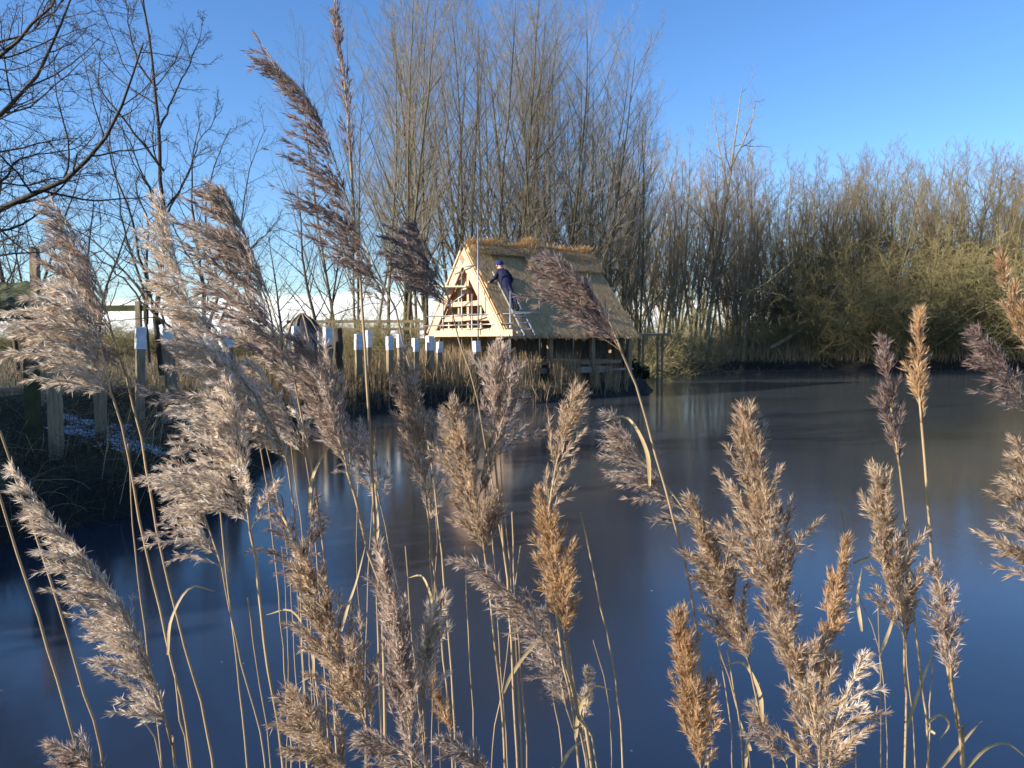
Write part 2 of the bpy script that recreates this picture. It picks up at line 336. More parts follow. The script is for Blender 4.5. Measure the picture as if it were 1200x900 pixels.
def build_tree(name, levels, mb_, mt_, nthick, parent):
    """levels: list of (P,R); the first nthick go into the trunk mesh, the rest into the crown"""
    a = MB(); b = MB()
    for i, (P, Rr) in enumerate(levels):
        (a if i < nthick else b).tubes(P, Rr, 7 if i == 0 else (4 if i == 1 else 3))
    t = a.build('trunk', mb_, parent); c = b.build('crown', mt_, parent); return t, c
def tree(kind, H, parent, ns=None):
    if kind == 'poplar':       # tall, ascending
        P0 = stems(ns or 2, H, 1.6, 7, 14, .125, .03); l1 = grow(*P0, 21, .14, .97, 34, 8, .36, 8, .75, .05, .5, .010)
        l2 = grow(*l1, 9, .12, .97, 36, 10, .42, 6, .4, .09, .5, .006); l3 = grow(*l2, 10, .1, 1, 36, 12, .5, 5, .3, .11, .6, .0042)
        return build_tree('tree', [P0, l1, l2, l3], M['bark_olive'], M['twig_tan'], 2, parent)
    if kind == 'sapling':      # pale, slender, multi-stem
        P0 = stems(ns or 4, H, .8, 11, 12, .085, .045, .3); l1 = grow(*P0, 15, .22, .97, 30, 8, .30, 7, .7, .06, .5, .010)
        l2 = grow(*l1, 8, .1, 1, 34, 10, .45, 5, .4, .1, .6, .0065); l3 = grow(*l2, 6, .1, 1, 35, 12, .5, 4, .3, .12, .6, .005)
        return build_tree('tree', [P0, l1, l2, l3], M['bark_pale'], M['twig_pale'], 2, parent)
    if kind == 'thicket':      # dense upright willow/alder
        P0 = stems(ns or 6, H, 1.6, 16, 12, .10, .06, .25); l1 = grow(*P0, 17, .12, .97, 34, 10, .34, 7, .7, .08, .55, .012)
        l2 = grow(*l1, 9, .1, 1, 36, 12, .42, 5, .4, .12, .6, .0075); l3 = grow(*l2, 9, .1, 1, 38, 12, .5, 4, .25, .15, .6, .0055)
        return build_tree('tree', [P0, l1, l2, l3], M['bark_moss'], M['twig_brown'], 2, parent)
    if kind == 'bush':         # arching olive sallow
        P0 = stems(ns or 16, H, 1.4, 48, 10, .05, .12, .4, up=-.25); l1 = grow(*P0, 14, .1, .98, 45, 14, .38, 6, .15, .16, .55, .009)
        l2 = grow(*l1, 8, .1, 1, 45, 14, .45, 5, .05, .18, .6, .007); l3 = grow(*l2, 4, .1, 1, 45, 14, .5, 4, 0, .18, .7, .006)
        return build_tree('tree', [P0, l1, l2, l3], M['bark_moss'], M['twig_olive'], 2, parent)
    if kind == 'alder':        # nearer, dark, spreading
        P0 = stems(ns or 2, H, .4, 10, 14, .085, .05); l1 = grow(*P0, 15, .2, .96, 48, 10, .38, 9, .35, .10, .5, .008)
        l2 = grow(*l1, 8, .15, .98, 48, 14, .42, 7, .25, .16, .55, .0042); l3 = grow(*l2, 6, .15, 1, 48, 14, .45, 5, .15, .2, .6, .0028)
        return build_tree('tree', [P0, l1, l2, l3], M['bark_dark'], M['twig_dark'], 2, parent)
def limb_tree(name, loc, limbs, sub, label, parent_cat='tree', mats=('bark_dark', 'twig_dark'), n3=7):
    """limbs: list of (world polyline, r0, r1)"""
    root = empty(name, loc); K = 16
    P = np.stack([resample(l[0], K) for l in limbs]) - np.array(loc)[None, None]
    P[:, 1:-1] += rng.normal(0, .015, P[:, 1:-1].shape)
    Rr = np.stack([np.linspace(l[1], l[2], K) for l in limbs]) * (.72 if mats[0] == 'bark_dark' else 1)
    l1 = grow(P, Rr, sub, .15, 1, 50, 12, .30, 10, .3, .12, .5, .006); l2 = grow(*l1, 8, .12, 1, 45, 14, .42, 7, .25, .16, .55, .0035)
    l3 = grow(*l2, n3, .12, 1, 45, 14, .45, 5, .15, .2, .6, .0024)
    build_tree(name, [(P, Rr), l1, l2, l3], M[mats[0]], M[mats[1]], 2, root)
    tag(root, label, parent_cat); return root

PROTO = {}
def place_tree(kind, var, px, Y, Htop, name, label, group=None, rz=None, X=None, ns=None, squash=1.0):
    """Htop: photo row of the tree top"""
    x = (px - 600) / FPX * Y if X is None else X
    z = float(ground_z(np.array([x]), np.array([Y]))[0])
    H = CAM_Z + (HOR - Htop) / FPX * Y - z
    base = {'poplar': 18.0, 'sapling': 12.0, 'thicket': 13.0, 'bush': 7.0, 'alder': 7.0}[kind]
    key = (kind, var)
    if key not in PROTO:
        r = empty(name); tree(kind, base, r, ns); PROTO[key] = r
        # real height of the prototype
        zz = max(max(v.co.z for v in c.data.vertices) for c in r.children); PROTO[(key, 'h')] = zz
    else:
        r = copy_tree(PROTO[key]); r.name = name
    for k in list(r.keys()): del r[k]
    s = H / PROTO[(key, 'h')]
    r.location = (x, Y, z); r.scale = (s * squash, s * squash, s); r.rotation_euler = (0, 0, rng.random() * 6.28 if rz is None else R(rz))
    tag(r, label, 'bush' if kind == 'bush' else 'tree', group); return r

G = 'bare trees behind the thatched building'
mid = [(489, 33, -60, 0, 1, 'tall straight single trunk bare tree directly left of the thatched roof'),
       (452, 31, -15, 1, 1, 'bare tree with thin trunk left of the tall straight one'),
       (520, 35, -50, 2, 2, 'tall bare tree rising just left of the roof apex'),
       (544, 37, -35, 3, 2, 'tall bare tree standing behind the roof apex'),
       (566, 34, -40, 4, 1, 'slim bare olive barked tree behind the tall scaffold pole'),
       (582, 38, -25, 0, 1, 'single stemmed bare tree behind the head of the thatcher'),
       (600, 35, -20, 1, 1, 'slim bare tree rising behind the thatcher on the roof'),
       (618, 37, -12, 2, 2, 'forked bare tree behind the highest ridge tufts'),
       (636, 34, 8, 4, 1, 'single bare tree behind the middle of the thatched ridge'),
       (652, 37, 18, 3, 2, 'two stemmed bare tree behind the orange patch of ridge'),
       (668, 34, 32, 0, 1, 'slender bare tree behind the right part of the thatched ridge'),
       (684, 36, 45, 1, 1, 'straight bare tree behind the right end of the ridge'),
       (700, 34, 62, 4, 1, 'bare dark trunked tree at the right end of the roof'),
       (718, 37, 78, 3, 2, 'forked bare tree just right of the roof end'),
       (740, 39, 98, 2, 2, 'bare tree at the right edge of the tall group'),
       (415, 36, 20, 4, 1, 'thin pale bare tree right of the white cloud'),
       (470, 40, -10, 3, 2, 'further bare tree between the tall straight trunk and the thin one')]
for i, (px, Y, top) in enumerate([(434, 39, 5), (508, 41, -45), (556, 41, -10), (610, 42, 10), (646, 43, 25), (690, 42, 55), (728, 43, 95)]):
    place_tree('poplar', i % 5, px, Y, top, 'bare_tree', 'slender bare tree in the row furthest behind the thatched building', 'furthest row of bare trees behind the building', squash=.8)
for px, Y, top, v, ns, lab in mid: place_tree('poplar', v, px, Y, top, 'bare_tree', lab, G, ns=ns)
sap = [(700, 47, 165, 0, 5), (722, 45, 190, 1, 4), (748, 48, 150, 2, 5), (768, 46, 175, 3, 4), (785, 48.5, 160, 0, 5), (806, 47.5, 185, 1, 5), (822, 49, 150, 2, 4), (850, 49.5, 175, 3, 5), (872, 49, 190, 0, 5), (735, 52, 140, 1, 5), (790, 53, 150, 3, 5), (860, 54, 165, 2, 5)]
for i, (px, Y, top, v, ns) in enumerate(sap):
    place_tree('sapling', v, px, Y, top, 'bare_sapling', 'pale slender bare tree among the sunlit saplings right of the thatched building', 'pale saplings on the far bank', ns=ns)
gt = 'bare trees of the thicket on the far right bank'
thk = [(885, 53, 190), (905, 55, 168), (930, 53, 175), (955, 56, 185), (978, 54, 190), (1000, 57, 175), (1022, 54, 195), (1045, 56, 182), (1068, 54, 165), (1092, 57, 160), (1112, 54, 175), (1135, 56, 168), (1160, 54, 190), (1185, 56, 178), (1210, 54, 170), (1240, 56, 165),
       (915, 64, 175), (960, 66, 190), (1010, 64, 180), (1060, 66, 172), (1110, 64, 165), (1165, 66, 175), (1215, 64, 165), (1270, 58, 165), (840, 62, 200), (770, 62, 190)]
for i, (px, Y, top) in enumerate(thk):
    place_tree('thicket', i % 5, px, Y, top, 'thicket_tree', 'dense many stemmed bare tree in the dark thicket on the far bank', gt)
bsh = [(700, 58, 368), (735, 60, 362), (770, 58, 366), (805, 60, 360), (835, 58, 362), (880, 58, 330), (925, 59, 325), (970, 58, 320), (1015, 59, 315), (1060, 60, 315), (1110, 58, 315), (1160, 60, 315), (1210, 58, 315), (845, 57, 350), (930, 50.5, 335), (968, 50, 300), (1005, 50.5, 285), (1040, 50, 278), (1078, 51, 280), (1110, 50, 285), (1145, 50.5, 290), (1180, 50, 280), (1215, 51, 275), (895, 51, 350), (1060, 52, 250), (1130, 52, 250)]
for i, (px, Y, top) in enumerate(bsh):
    place_tree('bush', i % 3, px, Y, top, 'sallow_bush', 'low arching olive twigged bush at the foot of the thicket on the far bank', 'arching bushes along the far right bank', squash=1.15)
# small brushy growth behind and beside the building
for px, Y, top, lab in [(400, 27, 355, 'low twiggy bush behind the cut log and the white topped posts'), (470, 30, 335, 'twiggy bush at the left foot of the thatched building'), (745, 36, 340, 'dark twiggy bush right of the thatched building'), (775, 42, 345, 'twiggy bush between the timber platform and the saplings'), (430, 33, 345, 'thin twiggy bush beyond the posts under the tall tree')]:
    place_tree('bush', 1, px, Y, top, 'twiggy_bush', lab)
# far hedge on the left horizon
for i, (px, Y, top) in enumerate([(-10, 60, 372), (40, 62, 374), (90, 60, 370), (140, 64, 372), (190, 62, 374), (235, 66, 377), (280, 64, 378), (330, 66, 378), (380, 62, 377), (425, 60, 373), (10, 44, 368), (60, 46, 371), (112, 43, 369), (160, 45, 372), (215, 46, 370), (262, 44, 373), (312, 46, 372), (365, 44, 374), (410, 45, 371), (455, 46, 373)]):
    place_tree('bush', i % 3, px, Y, top, 'hedge_bush', 'distant brown hedge bush on the horizon beyond the left bank', 'hedge bushes on the left horizon', squash=2.2)
# the tall slanting pale tree
Y = 48; b = at(826, 412, Y)
limb_tree('slanting_tree', tuple(b), [([at(826, 412, Y), at(836, 340, Y), at(847, 260, Y), at(858, 190, Y), at(870, 100, Y)], .16, .02),
          ([at(853, 222, Y), at(842, 170, Y + .5), at(836, 120, Y + .7)], .06, .012), ([at(857, 195, Y), at(878, 150, Y - .5), at(888, 110, Y - .7)], .06, .012), ([at(838, 335, Y), at(862, 290, Y), at(885, 262, Y)], .07, .012)],
          12, 'tall pale slanting tree rising above the saplings on the far bank', mats=('bark_pale', 'twig_tan'), n3=6)
# leaning / fallen trunks on the far bank
for pts, r0, lab in [([at(902, 408, 48.6), at(930, 392, 49), at(965, 362, 49.3), at(985, 328, 49.5)], .13, 'pale bare trunk leaning right out of the far bank'),
                     ([at(1022, 404, 48.6), at(1050, 393, 48.8), at(1078, 378, 49), at(1120, 352, 49.3)], .15, 'low mossy trunk sprawling over the far bank below the bushes'),
                     ([at(1160, 388, 49.2), at(1130, 372, 49), at(1105, 358, 49)], .10, 'pale fallen branch in the bushes near the right edge'),
                     ([at(862, 404, 48.4), at(872, 393, 48.5), at(886, 383, 48.6)], .09, 'short dark broken stump leaning on the far bank')]:
    limb_tree('leaning_tree', tuple(pts[0]), [(pts, r0, r0 * .45)], 5, lab, 'tree trunk', mats=('bark_pale' if 'pale' in lab else 'bark_moss', 'twig_olive'), n3=3)

# left bank trees, near and dark
b = at(-110, 470, 10)
limb_tree('overhanging_tree', tuple(b), [
    ([b, at(-120, 380, 10), at(-90, 300, 10), at(0, 247, 10), at(70, 213, 9.8), at(120, 165, 9.6), at(150, 108, 9.4), at(168, 50, 9.2)], .10, .012),
    ([at(-118, 390, 10), at(-130, 250, 10), at(-60, 185, 10), at(0, 133, 10.2), at(40, 90, 10.4), at(70, 30, 10.5), at(100, -30, 10.6)], .085, .012),
    ([at(-128, 280, 10), at(-130, 140, 10), at(-50, 100, 9.8), at(10, 55, 9.6), at(60, 5, 9.4), at(90, -50, 9.2)], .075, .012),
    ([at(-20, 258, 10), at(20, 190, 10.5), at(60, 180, 11), at(120, 165, 11.4)], .03, .006),
    ([at(-90, 200, 10.4), at(-20, 215, 10.6), at(40, 215, 10.8), at(110, 200, 11)], .03, .006),
    ([at(-110, 120, 10.5), at(-40, 60, 10.8), at(30, 40, 11), at(100, -20, 11)], .04, .008), ([at(-120, 330, 10.3), at(-60, 330, 10.5), at(0, 300, 10.8), at(60, 290, 11), at(120, 262, 11)], .03, .006), ([at(-110, 260, 11), at(-40, 150, 11.3), at(40, 120, 11.6), at(110, 60, 11.8)], .04, .006)], 19,
    'near tree with long dark limbs overhanging from the left edge', n3=8)
Y = 14; b = at(190, 440, Y)
limb_tree('alder_tree', tuple(b), [([b, at(182, 380, Y), at(191, 300, Y), at(190, 220, Y), at(186, 140, Y), at(178, 70, Y), at(166, -10, Y), at(162, -60, Y)], .075, .018),
    ([at(192, 200, Y), at(165, 165, Y - .3), at(140, 135, Y - .5), at(118, 100, Y - .6), at(116, 60, Y - .6)], .035, .008),
    ([at(187, 150, Y), at(205, 110, Y + .3), at(225, 70, Y + .4), at(240, 20, Y + .5)], .03, .006),
    ([at(184, 105, Y), at(160, 70, Y), at(150, 20, Y), at(140, -30, Y)], .03, .006),
    ([at(188, 380, Y), at(165, 310, Y - .4), at(155, 255, Y - .5), at(130, 190, Y - .6), at(132, 120, Y - .6)], .045, .008),
    ([at(190, 260, Y), at(215, 215, Y + .4), at(232, 170, Y + .5), at(262, 120, Y + .6)], .03, .006)], 13,
    'slim dark alder with a tall nearly straight trunk on the left bank', n3=5)
Y = 18; b = at(250, 432, Y)
limb_tree('spreading_tree', tuple(b), [([b, at(240, 370, Y), at(236, 320, Y), at(228, 260, Y), at(224, 200, Y), at(236, 140, Y)], .08, .012),
    ([at(244, 390, Y), at(256, 340, Y), at(242, 270, Y), at(246, 210, Y), at(270, 150, Y)], .06, .01),
    ([at(250, 400, Y), at(275, 330, Y + .5), at(283, 260, Y + .6), at(292, 200, Y + .7), at(312, 150, Y + .8)], .05, .008),
    ([at(238, 330, Y), at(205, 270, Y - .5), at(180, 225, Y - .6)], .04, .008),
    ([at(262, 330, Y), at(300, 285, Y), at(335, 250, Y)], .035, .006)], 13,
    'round crowned bare tree with several thin stems left of the open sky', n3=6)
Y = 16; b = at(175, 425, Y)
limb_tree('forked_tree', tuple(b), [([b, at(168, 340, Y), at(146, 270, Y), at(140, 230, Y), at(128, 160, Y)], .05, .01), ([at(172, 380, Y), at(172, 300, Y), at(174, 262, Y), at(160, 222, Y), at(163, 205, Y)], .055, .016),
    ([at(168, 345, Y), at(120, 290, Y + .4), at(60, 250, Y + .6), at(20, 190, Y + .8)], .035, .006)], 11, 'small forked tree between the alder and the overhanging limbs', n3=5)
Y = 13.5
limb_tree('leaning_branch', tuple(at(212, 402, Y)), [([at(212, 402, Y), at(180, 368, Y), at(150, 335, Y), at(118, 305, Y), at(92, 285, Y)], .035, .012), ([at(216, 408, Y + .2), at(196, 378, Y + .2), at(178, 350, Y + .2), at(150, 325, Y + .3)], .04, .01)], 5,
          'broken branch leaning diagonally across the alder trunk', 'branch', n3=3)
for px, Y, top, lab in [(45, 20, 230, 'slender bare tree behind the mossy shed roof'), (105, 24, 180, 'bare tree between the shed and the alder'), (20, 26, 130, 'tall twiggy bare tree in the far left background'), (330, 30, 250, 'thin distant bare tree beside the white cloud'), (385, 32, 200, 'faint twiggy bare tree behind the tallest reed')]:
    place_tree('alder', int(px) % 3, px, Y, top, 'bare_tree', lab)

for i, (x, y, top) in enumerate([(-12.6, 5.2, 60), (-12.9, 7.6, 60), (-13.6, 9.8, 110), (-14.3, 12.2, 150), (-15.5, 14.8, 180), (-13.8, 6.4, 40), (-14.2, 8.6, 60), (-14.8, 11.0, 90), (-11.9, 8.8, 120), (-12.6, 11.2, 150), (-12.2, 6.2, 100)]):  # unseen hedge bushes, added left of the view to shade the left bank
    place_tree('bush', i % 3, 0, y, top, 'hedge_bush', 'unseen hedge bush added left of the view to shade the left bank', 'unseen hedge shading the left bank', X=x, squash=.8)
def evergreen(x, y, r_, seed):  # leafy bush added out of view to keep sun off the left bank
    z = float(ground_z(np.array([x]), np.array([y]))[0]); o = empty('shade_evergreen', (x, y, z)); n = 9000; d = nrm(rng.normal(0, 1, (n, 3))) * rng.uniform(.5, 1.05, n)[:, None]; d[:, 2] = np.abs(d[:, 2])
    p0 = d * np.array(r_) * (1 + .2 * np.sin(d[:, :1] * 7 + seed) * np.sin(d[:, 1:2] * 6 + seed)); dd = nrm(rng.normal(0, 1, (n, 3)) + d); m = MB()
    m.strips(np.stack([p0, p0 + dd * .09, p0 + dd * .18], 1), nrm(np.cross(dd, rng.normal(0, 1, (n, 3)))), np.full((n, 3), .06) * np.array([.3, 1, .1])); m.build('leaves', M['ivy'], o)
    P, RR = stems(8, r_[2] * .9, .4, 18, 7, .05, .12); m = MB(); m.tubes(P, RR, 5); m.build('stems', M['bark_dark'], o)
    tag(o, 'unseen evergreen bush added to block the sun from the left bank', 'bush', 'unseen evergreen screen shading the left bank')
for i, (x, y, h) in enumerate([(-11.8, 2.6, 3.6), (-12.0, 4.6, 4.0), (-12.4, 6.6, 3.9), (-12.8, 8.8, 3.7), (-13.4, 11.0, 3.4)]): evergreen(x, y, (1.3, 1.5, h), i * 1.7)
# ------------------------------------------------------------------ reeds in the foreground
UP = np.array([0, 0, 1.]); RIGHT = np.array([1., 0, 0]); FWD = np.array([0, 1., 0])
def panicle(axis, wid, bias, opn, dens, droop, par, key, loc):
    """axis: (K,3) world points base -> tip; wid: half spread in metres; bias: -1..1 sideways sweep"""
    K = 24; A = resample(axis, K); L_ = np.linalg.norm(np.diff(A, axis=0), axis=1).sum()
    T = nrm(np.gradient(A, axis=0))
    nb = int(42 * dens * max(.7, L_ / .25)) ; t = np.sort(rng.random(nb) ** 1.05) * .97; t[0] = 0.0
    f = t * (K - 1); i0 = np.clip(f.astype(int), 0, K - 2); pos = A[i0] + (A[i0 + 1] - A[i0]) * (f - i0)[:, None]; tg = nrm(T[i0])
    az = np.arange(nb) * 2.4 + rng.normal(0, .3, nb)
    rad = np.cos(az)[:, None] * RIGHT + np.sin(az)[:, None] * FWD * .8 + bias * 1.7 * RIGHT
    rad = nrm(rad - (rad * tg).sum(1, keepdims=True) * tg * .8)
    th = np.radians(opn * (1 - .5 * t) * rng.uniform(.6, 1.25, nb))[:, None]
    D = tg * np.cos(th) + rad * np.sin(th)
    prof = np.minimum(1, .55 + t / .18 * .45) * (1 - t) ** .75 + .09
    ln = wid / max(math.sin(R(opn)), .42) * prof * rng.uniform(.6, 1.2, nb)
    KB = 9; B = np.empty((nb, KB, 3)); B[:, 0] = pos; st = ln / (KB - 1)
    for k in range(1, KB):
        B[:, k] = B[:, k - 1] + D * st[:, None]
        D = D + bias * .10 * RIGHT - droop * .16 * UP * (k / KB) * 1.6 + rng.normal(0, .05, D.shape); D = nrm(D)
    BR = np.full((nb, KB), .00045) * np.linspace(1.2, .5, KB)
    # side branchlets
    S1, R1 = grow(B, BR, 7, .10, .90, 15, 6, .30, 5, -.25 * droop, .10, .8, .0002, lmin=.35)
    mb = MB()
    mb.rod(A[::2], np.linspace(.0016, .0004, len(A[::2])), 5, 2)
    mb.tubes(B, BR, 3, 2)
    def spike(P, spacing):
        n = len(P); ln = np.linalg.norm(np.diff(P, axis=1), axis=2).sum(1)
        cnt = np.maximum(1, (ln / spacing).astype(int)); idx = np.repeat(np.arange(n), cnt)
        u = .12 + .88 * rng.random(len(idx)); k = P.shape[1]; f = u * (k - 1); i = np.clip(f.astype(int), 0, k - 2)
        a = P[idx, i]; b = P[idx, i + 1]; return a + (b - a) * (f - i)[:, None], nrm(b - a)
    p1, d1 = spike(B, .0050 / dens); p2, d2 = spike(S1, .0046 / dens); pA, dA = spike(A[None, K // 3:], .003)
    p = np.concatenate([p1, p2, pA]); d = np.concatenate([d1, d2, dA]); n = len(p)
    def blades(p, d, spread, l0, l1, wd, mi):
        n = len(p); dd = nrm(d + rng.normal(0, spread, (n, 3)) - np.array([0, 0, .10 * droop])); l = rng.uniform(l0, l1, n)[:, None]
        bend = rng.normal(0, .10, (n, 3)) * l
        P = np.stack([p, p + dd * l * .5 + bend * .4, p + dd * l + bend], 1)
        side = nrm(np.cross(dd, rng.normal(0, 1, (n, 3))))
        W = np.stack([np.full(n, wd * .35), np.full(n, wd) * rng.uniform(.7, 1.2, n), np.full(n, wd * .06)], 1)
        mb.strips(P, side, W, mi)
    blades(p, d, .18, .010, .0165, .00080, 0)
    blades(np.concatenate([p] * 3), np.concatenate([d] * 3), .32, .008, .0145, .00042, 1)
    blades(p, d, .30, .007, .012, .0005, 0)
    for v in mb.V: v -= np.array(loc)
    return mb.build('panicle', PAN[key], par)

def stem_mesh(pts, r0, r1, par, loc):
    K = 40; P = resample(pts, K); Rr = np.linspace(r0, r1, K)
    s = np.linspace(0, 1, K); 
    Rr = Rr * (1 + .10 * (np.arange(K) % 9 == 4))
    P[1:-1, :2] += rng.normal(0, .0007, (K - 2, 2))
    mb = MB(); mb.tubes((P - np.array(loc))[None], Rr[None], 7); return mb.build('stem', M['straw'], par)
def leaf_mesh(pts, wd, par, loc):
    K = 14; P = resample(pts, K) - np.array(loc); tg = nrm(np.gradient(P, axis=0))
    side = nrm(np.cross(tg, FWD + .5 * RIGHT * np.sin(np.linspace(0, 3, K))[:, None]))
    W = wd * np.minimum(1, np.linspace(.5, 3, K)) * np.linspace(1, 0.02, K) ** .6
    v = np.stack([P - side * W[:, None], P + FWD * (W * .35)[:, None], P + side * W[:, None]], 1).reshape(-1, 3)
    b = np.arange(K - 1)[:, None] * 3; q = np.concatenate([np.stack([b, b + 1, b + 4, b + 3], -1), np.stack([b + 1, b + 2, b + 5, b + 4], -1)], 0)
    mb = MB(); mb.add(v, q.reshape(-1, 4), 0, True); return mb.build('leaf', M['leaf'], par)

def reed(label, axis, stem, Y, wid, bias=0.0, opn=30, dens=1.0, droop=.5, key='tan', dy=0.0, sr=.0024, group=None, leaves=()):
    """axis: photo points tip -> base of the plume (or None); stem: photo points from the base down to the lower frame edge"""
    na = len(axis) if axis else 0
    ax = [at(x, y, Y + dy * (1 - i / max(na - 1, 1))) for i, (x, y) in enumerate(axis)] if axis else []
    st = [at(x, y, Y + .02 * i) for i, (x, y) in enumerate(stem)]
    # carry the stem on down to the ice
    a, b = st[-2], st[-1]; d = (b - a); d.normalize(); d = (d * .6 + Vector((0, 0, -1)) * .7).normalized()
    k = (b.z + .06) / max(-d.z, .3); m1 = b + d * k * .5 + Vector((0, 0, 0)); m2 = b + d * k
    pts = st + [m1, m2]
    root = empty('reed', tuple(m2)); loc = tuple(m2)
    stem_mesh(([ax[-1]] if False else []) + pts, sr * .56, sr * 1.0, root, loc)
    if ax:
        panicle(ax[::-1], 1.0 * wid / FPX * Y, bias, opn, dens, droop, root, key, loc)
    for lf in leaves:
        leaf_mesh([at(x, y, Y + .01 + .02 * j) for j, (x, y) in enumerate(lf)], .0034, root, loc)
    tag(root, label, 'reed', group or 'reeds along the near shore'); return root

